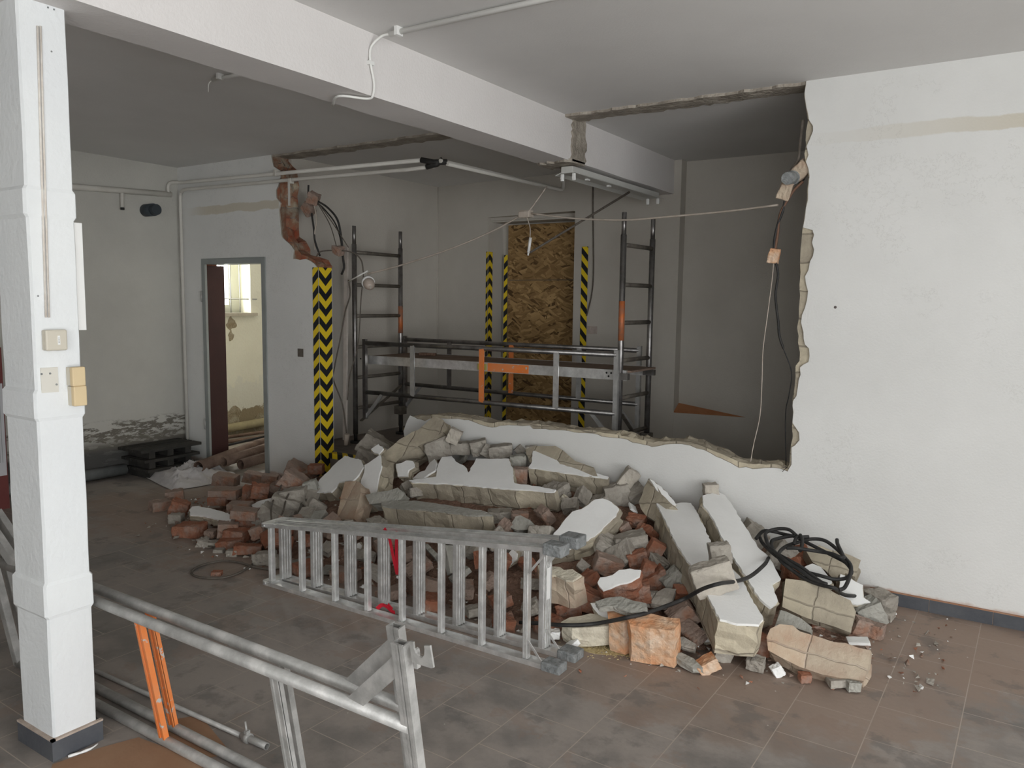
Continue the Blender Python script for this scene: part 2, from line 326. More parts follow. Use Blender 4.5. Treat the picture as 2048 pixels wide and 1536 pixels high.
def box(bm, a, b, mi=0, bev=0):
    a = Vector(a); b = Vector(b); lo = Vector(map(min, a, b)); hi = Vector(map(max, a, b))
    vs = [bm.verts.new((x, y, z)) for x in (lo.x, hi.x) for y in (lo.y, hi.y) for z in (lo.z, hi.z)]
    fs = [bm.faces.new([vs[i] for i in q]) for q in ((0, 1, 3, 2), (4, 6, 7, 5), (0, 4, 5, 1), (2, 3, 7, 6), (0, 2, 6, 4), (1, 5, 7, 3))]
    for f in fs: f.material_index = mi
    if bev:
        es = list({e for f in fs for e in f.edges}); r = bmesh.ops.bevel(bm, geom=es, offset=bev, segments=2, affect='EDGES', profile=.5)
        for f in r['faces']: f.material_index = mi
    return fs
def beam(bm, p, q, w, h, up=(0, 0, 1), mi=0):
    p = Vector(p); q = Vector(q); d = (q-p).normalized(); up = Vector(up); s = d.cross(up)
    if s.length < 1e-4: s = d.cross(Vector((0, 1, 0)))
    s.normalize(); u = s.cross(d)
    vs = [bm.verts.new(e+s*(w/2*i)+u*(h/2*j)) for e in (p, q) for i, j in ((-1, -1), (1, -1), (1, 1), (-1, 1))]
    for f in ((0, 3, 2, 1), (4, 5, 6, 7), (0, 1, 5, 4), (1, 2, 6, 5), (2, 3, 7, 6), (3, 0, 4, 7)): bm.faces.new([vs[i] for i in f]).material_index = mi
def spline(pts, n=6, closed=False):
    P = [Vector(p) for p in pts]
    if len(P) < 3: return P
    out = []
    k = len(P)
    rng = range(k if closed else k-1)
    for i in rng:
        p0 = P[(i-1) % k] if closed or i > 0 else P[0]*2-P[1]
        p1 = P[i]; p2 = P[(i+1) % k]; p3 = P[(i+2) % k] if closed or i+2 < k else P[-1]*2-P[-2]
        for j in range(n):
            t = j/n
            out.append(.5*((2*p1)+(p2-p0)*t+(2*p0-5*p1+4*p2-p3)*t*t+(-p0+3*p1-3*p2+p3)*t**3))
    if not closed: out.append(P[-1])
    return out
def tube(bm, pts, r, seg=8, closed=False, mi=0, caps=True, hollow=False, dark=0):
    P = [Vector(p) for p in pts]; k = len(P); rings = []
    t0 = (P[1]-P[0]).normalized(); nrm = t0.orthogonal().normalized()
    for i, p in enumerate(P):
        a = P[i-1] if i or closed else P[0]; b = P[(i+1) % k] if i < k-1 or closed else P[-1]
        t = (b-a).normalized() if (b-a).length > 1e-7 else t0
        nrm = (nrm-t*nrm.dot(t))
        nrm = nrm.normalized() if nrm.length > 1e-6 else t.orthogonal().normalized()
        bn = t.cross(nrm); rr = r[i] if isinstance(r, (list, tuple)) else r
        rings.append([bm.verts.new(p+nrm*(rr*math.cos(2*math.pi*j/seg))+bn*(rr*math.sin(2*math.pi*j/seg))) for j in range(seg)])
    for i in range(k if closed else k-1):
        a, b = rings[i], rings[(i+1) % k]
        for j in range(seg):
            f = bm.faces.new((a[j], a[(j+1) % seg], b[(j+1) % seg], b[j])); f.smooth = True; f.material_index = mi
    if caps and not closed:
        for ring, p, s in ((rings[0], P[0], -1), (rings[-1], P[-1], 1)):
            if hollow:
                t = ((P[1]-P[0]) if s < 0 else (P[-1]-P[-2])).normalized(); c = p
                i1 = [bm.verts.new(c+(v.co-c)*.86) for v in ring]; i2 = [bm.verts.new(v.co-t*(s*r*4 if not isinstance(r, (list, tuple)) else .1)) for v in i1]
                for j in range(seg):
                    q = (j+1) % seg
                    for A, B in ((ring, i1), (i1, i2)):
                        vs = (A[q], A[j], B[j], B[q]) if s < 0 else (A[j], A[q], B[q], B[j])
                        bm.faces.new(vs).material_index = mi
                f = bm.faces.new(i2[::-1] if s < 0 else i2); f.material_index = mi+dark
            else:
                f = bm.faces.new(ring[::-1] if s < 0 else ring); f.material_index = mi
def bez(a, b, c, n=8): # rounded elbow points
    a, b, c = Vector(a), Vector(b), Vector(c)
    return [a*(1-t)**2+b*2*t*(1-t)+c*t*t for t in [i/n for i in range(n+1)]]
def path_round(pts, rad, n=5):
    P = [Vector(p) for p in pts]; out = [P[0]]
    for i in range(1, len(P)-1):
        a = P[i]+(P[i-1]-P[i]).normalized()*rad; c = P[i]+(P[i+1]-P[i]).normalized()*rad
        out += bez(a, P[i], c, n)
    return out+[P[-1]]
def rag(poly, seg=.04, amp=.008, rg=None, keep=None, closed=True):
    rg = rg or rnd; out = []; k = len(poly)
    for i in range(k if closed else k-1):
        a = Vector(poly[i]); b = Vector(poly[(i+1) % k]); out.append(a)
        if keep and i in keep: continue
        n = int((b-a).length/seg); d = (b-a); pn = Vector((-d.y, d.x)).normalized() if d.length > 1e-6 else Vector((0, 0))
        for j in range(1, n): out.append(a+d*(j/n)+pn*rg.uniform(-amp, amp)+d.normalized()*rg.uniform(-.25, .25)*seg)
    if not closed: out.append(Vector(poly[-1]))
    return out
def prism(bm, poly, fr, w0, w1, layers=1, jit=0, mi_cap=(0, 0), mi_side=0, keepfn=None, uvo=0):
    """poly: list of 2D (u,v); fr(u,v,w)->Vector; side rings jittered in between for broken masonry"""
    k = len(poly); rings = []
    c = sum((Vector(p) for p in poly), Vector((0, 0)))/k
    for l in range(layers+1):
        w_ = w0+(w1-w0)*l/layers; ring = []
        for p in poly:
            p = Vector(p)
            if jit and 0 < l and not (keepfn and keepfn(p)):
                d = (p-c).normalized(); p = p+d*rnd.uniform(-jit, jit)+Vector((rnd.uniform(-1, 1), rnd.uniform(-1, 1)))*jit*.4
            ring.append((bm.verts.new(fr(p.x, p.y, w_)), p))
        rings.append(ring)
    uvl = bm.loops.layers.uv.verify(); per = [uvo]
    for i in range(k): per.append(per[-1]+(Vector(poly[(i+1) % k])-Vector(poly[i])).length)
    for l in range(layers):
        for i in range(k):
            j = (i+1) % k; a, b = rings[l], rings[l+1]
            try: f = bm.faces.new((a[i][0], b[i][0], b[j][0], a[j][0]))
            except ValueError: continue
            f.material_index = mi_side
            wa = abs(w0-w1)*l/layers; wb = abs(w0-w1)*(l+1)/layers
            for lp, uv in zip(f.loops, ((per[i], wa), (per[i], wb), (per[i+1], wb), (per[i+1], wa))): lp[uvl].uv = uv
    for ring, flip, mi in ((rings[0], False, mi_cap[0]), (rings[-1], True, mi_cap[1])):
        for t in tessellate_polygon([[Vector((p.x, p.y, 0)) for _, p in ring]]):
            vs = [ring[i][0] for i in t]
            try: f = bm.faces.new(vs)
            except ValueError: continue
            f.material_index = mi
            for lp, i in zip(f.loops, t): lp[uvl].uv = ring[i][1]
    bmesh.ops.recalc_face_normals(bm, faces=bm.faces[:])
def lin(pxs, fn): return [fn(*p) for p in pxs]

# ================================================================== THE SHELL
YF = 4.559; YB0 = 4.71; ZC = 2.82; ZB = .30
def back_Y(X): return 6.72-.097*(X+5.38) if X < -2.53 else 6.45
# floor
bm = bmesh.new(); box(bm, (-6.80, -3.4, -.1), (3.4, YB0, 0)); box(bm, (-7.75, YB0, -.1), (-5.5, 7.6, 0)); struct('floor', bm, M['floor'])
bm = bmesh.new(); box(bm, (-5.5, YF+.1, -.1), (.6, 6.9, ZB)); struct('floor', bm, M['floor_back'])
# ceiling
bm = bmesh.new(); box(bm, (-7.8, -3.4, ZC), (3.4, 7.6, ZC+.15)); struct('ceiling', bm, M['ceiling'])
# left wall (damp foot)
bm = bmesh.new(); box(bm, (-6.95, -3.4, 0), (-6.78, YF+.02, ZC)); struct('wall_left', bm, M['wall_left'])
# side wall on the right with the large shop window the daylight comes through
bm = bmesh.new()
box(bm, (3.3, -3.4, 0), (3.45, YF, .04)); box(bm, (3.3, -3.4, 2.46), (3.45, YF, ZC)); box(bm, (3.3, -3.4, .04), (3.45, -2.75, 2.46)); box(bm, (3.3, 1.95, .04), (3.45, YF+.15, 2.46))
struct('wall_right', bm, M['wall'])
bm = bmesh.new()
box(bm, (-6.95, -3.45, 0), (3.3, -3.32, .1)); box(bm, (-6.95, -3.45, 2.5), (3.3, -3.32, ZC)); box(bm, (-6.95, -3.45, .1), (.15, -3.32, 2.5)); box(bm, (2.85, -3.45, .1), (3.3, -3.32, 2.5))
struct('wall_rear', bm, M['wall'])

# front wall: right part and low stub, one ragged outline in the XZ plane
def fxz(p): P = py_(p[0], p[1], YF); return Vector((P.x, P.z))
edge_px = [(1612,170),(1609,185),(1613,215),(1618,240),(1626,252),(1626,262),(1619,280),(1613,292),(1617,310),(1612,323),(1617,338),(1619,352),(1616,380),(1616,400),(1612,415),(1610,435),(1606,455),
 (1625,460),(1628,470),(1624,485),(1628,499),(1626,512),(1620,523),(1617,540),(1610,553),(1612,568),(1616,582),(1614,600),(1610,616),(1604,630),(1602,645),(1607,665),(1610,689),(1618,697),(1619,712),(1617,724),(1607,729),(1600,735),(1601,750),(1596,772),(1593,792),(1586,802),(1587,825),(1585,846),(1592,856),(1598,865),(1599,880),(1590,891),(1583,895),(1583,915),(1583,929),(1575,943)]
core_px = [(1610,170),(1607,190),(1611,215),(1615,240),(1611,262),(1611,290),(1610,323),(1614,338),(1616,352),(1613,380),(1613,400),(1610,415),(1607,435),(1604,457),
 (1602,480),(1600,500),(1599,523),(1600,545),(1598,570),(1599,592),(1597,615),(1597,636),(1593,655),(1595,685),(1599,705),(1598,722),(1590,732),(1590,755),(1588,777),(1586,800),(1585,831),(1583,860),(1581,890),(1579,905),(1578,929),(1572,939)]
top_px = [(1560,937),(1530,936),(1505,938),(1492,934),(1478,936),(1461,926),(1440,916),(1422,907),(1408,900),(1393,897),(1380,891),(1363,888),(1345,888),(1330,889),(1304,894),(1285,889),(1264,885),(1254,879),(1230,876),(1203,873),(1186,867),(1170,866),(1149,865),(1130,861),(1108,860),(1084,858),(1066,858),(1059,851),(1035,851),(1010,851),(985,855),(966,851),(950,845),(937,840),(910,838),(885,837),(865,836),(850,842),(835,838),(820,831),(814,842),(810,853),(807,862)]
topc_px = [(1558,931),(1530,930),(1505,929),(1478,925),(1461,917),(1440,908),(1422,901),(1408,895),(1393,889),(1380,885),(1363,883),(1345,882),(1330,884),(1304,886),(1285,881),(1264,877),(1254,872),(1230,869),(1203,866),(1186,861),(1170,860),(1149,859),(1130,855),(1108,853),(1084,850),(1066,849),(1035,846),(1010,845),(985,847),(966,844),(950,839),(937,835),(910,833),(885,832),(865,829),(850,832),(835,834),(822,833),(812,845)]
XR = 3.35; XS = -3.975
def wall_poly(e, t, seg, amp):
    pts = [fxz(p) for p in e]+[fxz(p) for p in t]
    r = rag(pts, seg, amp, closed=False)
    r = [Vector((pts[0].x, ZC))]+r+[Vector((XS, pts[-1].y-.06)), Vector((XS, 0)), Vector((XR, 0)), Vector((XR, ZC))]
    return r
def frY(u, v, w): return Vector((u, w, v))
bm = bmesh.new(); prism(bm, wall_poly(edge_px, top_px, .03, .004), frY, YF, YF+.012, mi_cap=(0, 1), mi_side=1)
wf = struct('wall_front', bm, [M['wall_front'], M['mortar']])
kf = lambda p: p.x > -.9 or p.x < XS+.005 or p.y < .3 or p.y > ZC-.001
bm = bmesh.new(); prism(bm, wall_poly(core_px, topc_px, .035, .008), frY, YF+.012, YB0, layers=4, jit=.016, mi_side=0, keepfn=kf)
o = obj('masonry_core', bm, [M['mas']], wf)
# front wall left part with the doorway
DL, DR, DT = -6.437, -5.56, 1.96
XL = -6.80; XE = -4.908
ledge_px = [(543,316),(547,333),(560,341),(561,354),(556,372),(552,380),(553,396),(561,406),(558,420),(560,440),(562,458),(564,474),(572,482),(583,492),(588,500),(586,518),(600,520),(612,518),(621,522),(628,527),(633,533)]
lcore_px = [(549,316),(556,335),(566,340),(568,354),(570,372),(566,390),(568,406),(570,430),(570,455),(573,470),(584,484),(592,497),(600,508),(615,514),(628,521),(634,528)]
def lwall(px, seg, amp, ins=0):
    pts = [fxz(p) for p in px]; r = rag(pts, seg, amp, closed=False)
    return [Vector((XL, ZC)), Vector((XL, 0)), Vector((DL, 0)), Vector((DL, DT)), Vector((DR, DT)), Vector((DR, 0)), Vector((XE-ins, 0)), Vector((XE-ins, 1.80)), Vector((XE-ins, r[-1].y-.02))]+r[::-1]+[Vector((pts[0].x, ZC))]
bm = bmesh.new(); prism(bm, lwall(ledge_px, .03, .004), frY, YF, YF+.012, mi_cap=(0, 1), mi_side=1)
wl = struct('wall_front', bm, [M['wall_front'], M['mortar']])
kf2 = lambda p: p.x < -5.6 or p.y < 1.85 or p.y > ZC-.001
bm = bmesh.new(); prism(bm, lwall(lcore_px, .06, .014, .012), frY, YF+.012, YB0, layers=3, jit=.03, mi_side=0, keepfn=kf2)
obj('masonry_core', bm, [M['mas_end']], wl)
# smooth reveal of the old opening below the break (plastered end face)
bm = bmesh.new(); box(bm, (XE-.01, YF+.001, ZB*0), (XE+.004, YB0, 1.86)); obj('plastered_reveal', bm, M['wall'], wl)
# back room: left wall, rear wall with door niche, right end, recess
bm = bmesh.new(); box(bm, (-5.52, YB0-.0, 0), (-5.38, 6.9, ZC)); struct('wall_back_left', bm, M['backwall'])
NX0, NX1, NZ = -4.668, -3.607, 2.46          # niche of the boarded door
bm = bmesh.new()
def wseg(bm, x0, x1, z0, z1, th=.5, y=None):
    a = back_Y(x0) if y is None else y; b = back_Y(x1) if y is None else y
    vs = [bm.verts.new(v) for v in ((x0, a, z0), (x1, b, z0), (x1, b, z1), (x0, a, z1), (x0, a+th, z0), (x1, b+th, z0), (x1, b+th, z1), (x0, a+th, z1))]
    for f in ((0, 1, 2, 3), (5, 4, 7, 6), (4, 0, 3, 7), (1, 5, 6, 2), (3, 2, 6, 7), (4, 5, 1, 0)): bm.faces.new([vs[i] for i in f])
wseg(bm, -5.5, NX0, 0, ZC); wseg(bm, NX0, NX1, NZ, ZC); wseg(bm, NX1, -2.531, 0, ZC)
wseg(bm, -2.531, -1.86, 0, .66, y=6.45)       # low part of the wall under the recess, its face running into the recess wall
for v in bm.verts:
    if abs(v.co.x+1.86) < 1e-4 and v.co.z < .7 and v.co.y < 6.5: v.co.y = 6.555
wseg(bm, -2.531, .7, 0, ZC, th=.3, y=6.56)
wseg(bm, NX0-.02, NX1+.02, 0, NZ+.02, th=.1, y=6.93)
bmesh.ops.recalc_face_normals(bm, faces=bm.faces[:])
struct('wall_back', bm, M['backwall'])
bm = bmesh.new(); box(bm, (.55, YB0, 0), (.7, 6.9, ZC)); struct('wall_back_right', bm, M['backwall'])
# orange dust lying on the ledge
bm = bmesh.new()
vs = [bm.verts.new(v) for v in ((-2.529, 6.447, .661), (-1.93, 6.548, .661), (-2.529, 6.559, .661), (-2.529, 6.45, .672), (-1.95, 6.551, .664), (-2.529, 6.558, .735))]
for f in ((0, 1, 4, 3), (1, 2, 5, 4), (2, 0, 3, 5), (3, 4, 5), (0, 2, 1)): bm.faces.new([vs[i] for i in f])
bmesh.ops.recalc_face_normals(bm, faces=bm.faces[:])
tag(obj('brick_dust', bm, mat('orange_brick_dust', (.40, .17, .08), (.46, .22, .11), sc=6, rough=1)), 'wedge of orange brick dust on the ledge of the back room recess', 'dust', kind='stuff')
# beam and column
BX1, BX0, BZ = -2.60, -2.85, 2.54
bm = bmesh.new()
pts = []
ny = 40
prof = [(BX0, ZC), (BX0, BZ), (BX1, BZ), (BX1, ZC)]
ys = [-3.35+(6.49+3.35)*i/ny for i in range(ny+1)]
rings = [[bm.verts.new((x+(0 if i in (0, 3) else (noise.noise(Vector((x*9, y*1.7, z)))*.008)), y, z+(0 if i in (0, 3) else noise.noise(Vector((x*5, y*2.1, 3)))*.006))) for i, (x, z) in enumerate(prof)] for y in ys]
for a, b_ in zip(rings, rings[1:]):
    for i in range(3): bm.faces.new((a[i], a[i+1], b_[i+1], b_[i]))
bm.faces.new(rings[0]); bm.faces.new(rings[-1][::-1]); bmesh.ops.recalc_face_normals(bm, faces=bm.faces[:])
struct('ceiling_beam', bm, M['beam'])
# column: plastered steel post with strap bands, skirting tiles
CX0, CX1, CY0, CY1 = -2.94, -2.72, 1.286, 1.439
bm = bmesh.new()
def zpx(y, x=60): return py_(x, y, CY0).z
bands = [(zpx(430), zpx(372)), (zpx(838), zpx(782)), (zpx(1222), zpx(1158))]
zs = [0]
for lo, hi in bands[::-1]: zs += [lo-.006, lo+.006, hi-.006, hi+.006]
zs.append(BZ+.05)
def inb(z): return any(lo <= z <= hi for lo, hi in bands)
rings = []
zfull = []
for a, b_ in zip(zs, zs[1:]):
    n = max(1, int((b_-a)/.08)); zfull += [a+(b_-a)*i/n for i in range(n)]
zfull.append(zs[-1])
for z in zfull:
    e = .008 if inb(z) else 0
    q = [(CX0-e, CY0-e), (CX1+e*.4, CY0-e), (CX1+e*.4, CY1+e), (CX0-e, CY1+e)]
    ring = []
    for i in range(4):
        a = Vector(q[i]); b_ = Vector(q[(i+1) % 4])
        for t in (.04, .35, .65, .96):
            p = a.lerp(b_, t); nn = noise.noise(Vector((p.x*14, p.y*14, z*5)))*.0016
            ring.append(bm.verts.new((p.x+nn, p.y+nn, z)))
    rings.append(ring)
for a, b_ in zip(rings, rings[1:]):
    for i in range(16): bm.faces.new((a[i], a[(i+1) % 16], b_[(i+1) % 16], b_[i]))
bm.faces.new(rings[-1]); bmesh.ops.recalc_face_normals(bm, faces=bm.faces[:])
cc = struct('column', bm, M['column'])
bm = bmesh.new(); e = .012
box(bm, (CX0-e, CY0-e, 0), (CX1+e-.0005, CY0-.0005, .072)); box(bm, (CX1+.0005, CY0, 0), (CX1+e, CY1+e, .072)); box(bm, (CX0-e, CY1+.0005, 0), (CX1, CY1+e, .072)); box(bm, (CX0-e, CY0, 0), (CX0-.0005, CY1, .072)); box(bm, (CX1-.0, CY0-e+.0005, 0), (CX1+e, CY0, .0715))
obj('skirting', bm, M['skirt'], cc)
bm = bmesh.new(); e = .013
for a, b_ in (((CX0-e, CY0-e), (CX1+e, CY0)), ((CX1, CY0-e), (CX1+e, CY1+e))): box(bm, (*a, .072), (*b_, .079))
obj('grout_line', bm, M['grout'], cc)
# scars of the removed wall: on the ceiling and around the beam
def scar(x0, x1, name='trim_1'):
    bm = bmesh.new(); a = [Vector((x0+(x1-x0)*i/40, YF+.005+rnd.uniform(-.012, .012))) for i in range(41)]; c = [Vector((x1+(x0-x1)*i/40, YB0+.02+rnd.uniform(-.02, .02))) for i in range(41)]
    prism(bm, a+c, lambda u, v, w: Vector((u, v, w+noise.noise(Vector((u*9, v*9, 0)))*.006)), ZC-.016, ZC+.01, layers=1, jit=.0)
    struct(name, bm, M['mortar'])
scar(-5.45, BX0-.002, 'trim_1'); scar(BX1+.002, -1.095, 'trim_2')
bm = bmesh.new()
ya = [YF+.09+rnd.uniform(-.012, .012) for i in range(13)]; yb = [YF+.27+rnd.uniform(-.016, .016) for i in range(13)]
prism(bm, [Vector((y, BZ-.004+(ZC-BZ)*i/12)) for i, y in enumerate(ya)]+[Vector((y, ZC-(ZC-BZ)*i/12)) for i, y in enumerate(yb)], lambda u, v, w: Vector((w, u, v)), BX1+.014, BX1-.01, layers=1)
prism(bm, [Vector((BX0+.0+(BX1-BX0+.014)*i/8, YF+.06-.0*i+rnd.uniform(-.03, .03))) for i in range(9)]+[Vector((BX1+.014-(BX1-BX0+.014)*i/8, YF+.26+rnd.uniform(-.03, .03))) for i in range(9)], lambda u, v, w: Vector((u, v, w)), BZ-.014, BZ+.01, layers=1)
struct('trim_3', bm, M['mortar'])
# skirting of the front wall
bm = bmesh.new()
x = -.62
while x < 3.3:
    box(bm, (x+.0015, YF-.009, 0), (min(x+.287, 3.3)-.0015, YF+.001, .068), bev=0); x += .2885
sk = struct('baseboard_front', bm, M['skirt'])
bm = bmesh.new(); box(bm, (-.62, YF-.010, .068), (3.3, YF+.001, .074)); obj('grout_line', bm, mat('rusty_grout', (.33, .16, .09), (.4, .24, .16), sc=12), sk)
# small room beyond the doorway
bm = bmesh.new()
X2 = -7.69; wy0, wy1, wz0, wz1 = 5.05, 6.08, 1.44, 2.45
box(bm, (X2-.3, YB0, 0), (X2, 7.6, wz0)); box(bm, (X2-.3, YB0, wz1), (X2, 7.6, ZC)); box(bm, (X2-.3, YB0, wz0), (X2, wy0, wz1)); box(bm, (X2-.3, wy1, wz0), (X2, 7.6, wz1))
struct('wall_far_left', bm, M['wall_yellow'])
bm = bmesh.new(); box(bm, (X2-.3, 7.5, 0), (-5.5, 7.65, ZC)); struct('wall_far_back', bm, M['wall_yellow'])
bm = bmesh.new(); box(bm, (X2-.3, YB0-.16, 0), (-6.80, YB0, ZC)); struct('wall_far_front', bm, M['wall_yellow'])
win = thing('window_1', None, None, (X2-.2, wy0, wz0)); win['kind'] = 'structure'
def rel(P, o): return Vector(P)-Vector(o.location)
def pobj(name, bm, m, parent, label=None):
    for v in bm.verts: v.co -= parent.location
    return obj(name, bm, m, parent, label=label)
bm = bmesh.new(); fx0, fx1 = X2-.24, X2-.19
box(bm, (fx0, wy0, wz0), (fx1, wy1, wz0+.09)); box(bm, (fx0, wy0, wz1-.07), (fx1, wy1, wz1)); box(bm, (fx0, wy0, wz0+.0905), (fx1, wy0+.07, wz1-.0705)); box(bm, (fx0, wy1-.16, wz0+.0905), (fx1, wy1, wz1-.0705)); 
pobj('window_frame', bm, M['winframe'], win)
bm = bmesh.new(); box(bm, (X2-.26, wy0-.02, wz0-.035), (X2+.05, wy1+.06, wz0)); pobj('window_sill', bm, mat('stone_sill', (.42, .38, .30), (.5, .46, .38), sc=12), win)
bm = bmesh.new()
for i in range(8): tube(bm, [(X2-.1, wy0+.06+i*.128, wz0), (X2-.1, wy0+.06+i*.128, wz1)], .006, 6)
tube(bm, [(X2-.1, wy0, 1.60), (X2-.1, wy1-.05, 1.60), (X2+.04, wy1+.06, 1.60)], .007, 6)
pobj('window_grille', bm, M['grille'], win)
# exposed patches in the yellow wall of the small room
def blobpoly(c, rx, ry, n=22, am=.3, seed=1):
    rg = random.Random(seed); ph = [rg.uniform(0, 6.28) for _ in range(4)]
    return [Vector((c[0]+rx*math.cos(t)*(1+am*math.sin(2*t+ph[0])*.5+am*math.sin(5*t+ph[1])*.35+rg.uniform(-.1, .1)), c[1]+ry*math.sin(t)*(1+am*math.sin(3*t+ph[2])*.5+rg.uniform(-.1, .1)))) for t in [6.2832*i/n for i in range(n)]]
def frX(X): return lambda u, v, w: Vector((w, u, v))
for i, (px, py, rx, ry) in enumerate(((463, 648, .055, .07), (462, 672, .03, .06), (463, 848, .17, .2), (520, 852, .12, .13))):
    P = px_(px, py, X2); bm = bmesh.new(); prism(bm, blobpoly((P.y, P.z), rx, ry, am=.5, seed=i+3), frX(0), X2+.004, X2-.01)
    o = obj('bare_render_patch', bm, mat('bare_render', (.25, .20, .12), (.42, .37, .27), sc=14, bump=.8), None); o['kind'] = 'structure'
# door frame + dark red leaf of the doorway
d1 = thing('door_1', None, None, (DL, YF, 0)); d1['kind'] = 'structure'
bm = bmesh.new(); fw = .045
box(bm, (DL-.005, YF-.012, 0), (DL+fw, YF+.011, DT)); box(bm, (DR-fw, YF-.012, 0), (DR+.005, YB0+.01, DT)); box(bm, (DL-.005, YF-.0125, DT+.0005), (DR+.005, YF+.011, DT+.006)); box(bm, (DL+fw+.0005, YF-.012, DT-fw), (DR-fw-.0005, YB0+.01, DT-.0005))
pobj('door_frame', bm, M['frame'], d1)
bm = bmesh.new(); box(bm, (DL+.006, YF+.012, .02), (DL+.04, YB0+.05, DT-fw-.01))
leaf = pobj('door_leaf', bm, M['door'], d1)
bm = bmesh.new()
for z in (.42, 1.62): tube(bm, [(DL-.003, YF-.02, z-.05), (DL-.003, YF-.02, z+.05)], .008, 8)
pobj('hinge', bm, M['galv'], d1)
# OSB boarded door in the niche
d2 = thing('door_2', None, None, (-4.45, 6.70, ZB)); d2['kind'] = 'structure'
def bk(x, y, off=0):
    # on the back wall plane
    P = py_(x, y, 6.6)
    for _ in range(6): P = py_(x, y, back_Y(P.x)+off)
    return P
oa = py_(1014, 700, 6.86); ob = Vector((NX1+.01, 0, 0)); otop = py_(1090, 447, 6.86).z; smid = py_(1090, 560, 6.86).z; print('NX', bk(981,600).x, bk(1163,600).x)
bm = bmesh.new(); box(bm, (oa.x, 6.86, ZB), (ob.x, 6.88, smid-.003)); box(bm, (oa.x, 6.86, smid+.003), (ob.x, 6.88, otop))
pobj('osb_panel', bm, M['osb'], d2)
bm = bmesh.new(); box(bm, (NX0, 6.72, otop+.02), (NX1+.02, 6.925, NZ)); box(bm, (NX0, 6.70, NZ-.03), (NX1+.02, 6.72, NZ)); pobj('door_frame', bm, M['backwall'], d2)
# hazard foils
def foil(pts, m, name, label, u0=0, sg=1):
    """pts: list of (x,y) bends in plan; z range; UV u = length along, v = z"""
    (path, z0, z1) = pts; bm = bmesh.new(); uvl = bm.loops.layers.uv.verify(); u = u0
    for a, b_ in zip(path, path[1:]):
        a3, b3 = Vector((*a, 0)), Vector((*b_, 0)); l = (b3-a3).length
        n = Vector(((b3-a3).y, -(b3-a3).x, 0)).normalized()*(.004*sg)
        nz = 24
        for k in range(nz):
            za = z0+(z1-z0)*k/nz; zb = z0+(z1-z0)*(k+1)/nz
            vs = [bm.verts.new(v) for v in (a3+Vector((0, 0, za))+n, b3+Vector((0, 0, za))+n, b3+Vector((0, 0, zb))+n, a3+Vector((0, 0, zb))+n)]
            f = bm.faces.new(vs)
            for lp, uv in zip(f.loops, ((u, za), (u+l, za), (u+l, zb), (u, zb))): lp[uvl].uv = uv
        u += l
    return tag(obj(name, bm, m), label, 'hazard tape')
foil(([(XE-.062, YF-.001), (XE+.005, YF-.001), (XE+.005, YF+.142)], .02, 1.868), M['haz'], 'hazard_tape', 'wide black and yellow chevron hazard strip wrapped around the broken white wall end', u0=.0725-.067)
P1 = bk(972, 600); P2 = bk(981, 600)
foil(([(P1.x, P1.y-.001), (NX0+.003, P2.y-.001), (NX0+.003, P2.y+.075)], ZB, 2.115), M['haz_back'], 'hazard_tape', 'narrow chevron hazard strip on the outer left corner of the boarded door niche', u0=0)
P3 = bk(1005, 600, .0)
foil(([(oa.x-.042, 6.85), (oa.x-.002, 6.858)], ZB, 2.09), M['haz_diag2'], 'hazard_tape', 'slim diagonal striped hazard strip just left of the boarded door panel')
P4 = bk(1163, 560); P5 = bk(1175, 560)
foil(([(P4.x+.0, P4.y-.003), (P5.x+.005, P5.y-.003)], ZB, 2.125), M['haz_diag'], 'hazard_tape', 'diagonal striped hazard strip on the right edge of the boarded door')
# on the end of the low wall and along the step edge
foil(([(XS-.004, YF+.14), (XS-.004, YF-.001), (XS+.02, YF-.001)][1:] and [(XS-.003, YF+.14), (XS-.003, YF+.0)], .3, .62), M['haz_diag'], 'hazard_tape', 'short piece of hazard strip on the left end of the low white wall stub')
bm = bmesh.new(); uvl = bm.loops.layers.uv.verify()
box(bm, (-4.9, YF+.085, ZB-.04), (-3.99, YF+.16, ZB+.004))
for f in bm.faces:
    for lp in f.loops: lp[uvl].uv = (lp.vert.co.y, lp.vert.co.x)
tag(obj('hazard_tape', bm, M['haz_diag']), 'black and yellow hazard strip along the floor step in the wall opening', 'hazard tape')


# ================================================================== FITTINGS
# --- pipes along the front wall and into the back room
def tpipe(name, label, pts, r, m, rad=.05, cat='pipe', loc=None, seg=10, clips=()):
    root = thing(name, label, cat, pts[0]); bm = bmesh.new(); tube(bm, path_round(pts, rad), r, seg); pobj('tube', bm, m, root)
    for c in clips:
        bm = bmesh.new(); c = Vector(c); box(bm, c-Vector((.010, .02, .026)), c+Vector((.010, .03, .026))); pobj('clip', bm, m, root)
    return root
zA = 2.665
root = tpipe('heating_pipe', 'upper painted pipe crossing the wall opening below the ceiling, elbowing into the back room', [(-6.74, 4.43, 2.56), (-6.74, 4.43, zA), (-6.62, 4.50, zA), (-3.74, 4.50, 2.62)], .015, M['pipe'], rad=.05, clips=[(-5.33, 4.50, 2.652)])
bm = bmesh.new(); tube(bm, [(-3.76, 4.50, 2.621), (-3.66, 4.52, 2.60), (-3.57, 4.56, 2.60)], .021, 10); pobj('rubber_joint', bm, M['rubber'], root, 'black rubber joint')
bm = bmesh.new(); tube(bm, path_round([(-3.60, 4.52, 2.605), (-3.60, 6.10, 2.62), (-3.60, 6.30, 2.62), (-3.60, 6.30, 2.80)], .06), .015, 10); pobj('tube', bm, M['pipe'], root)
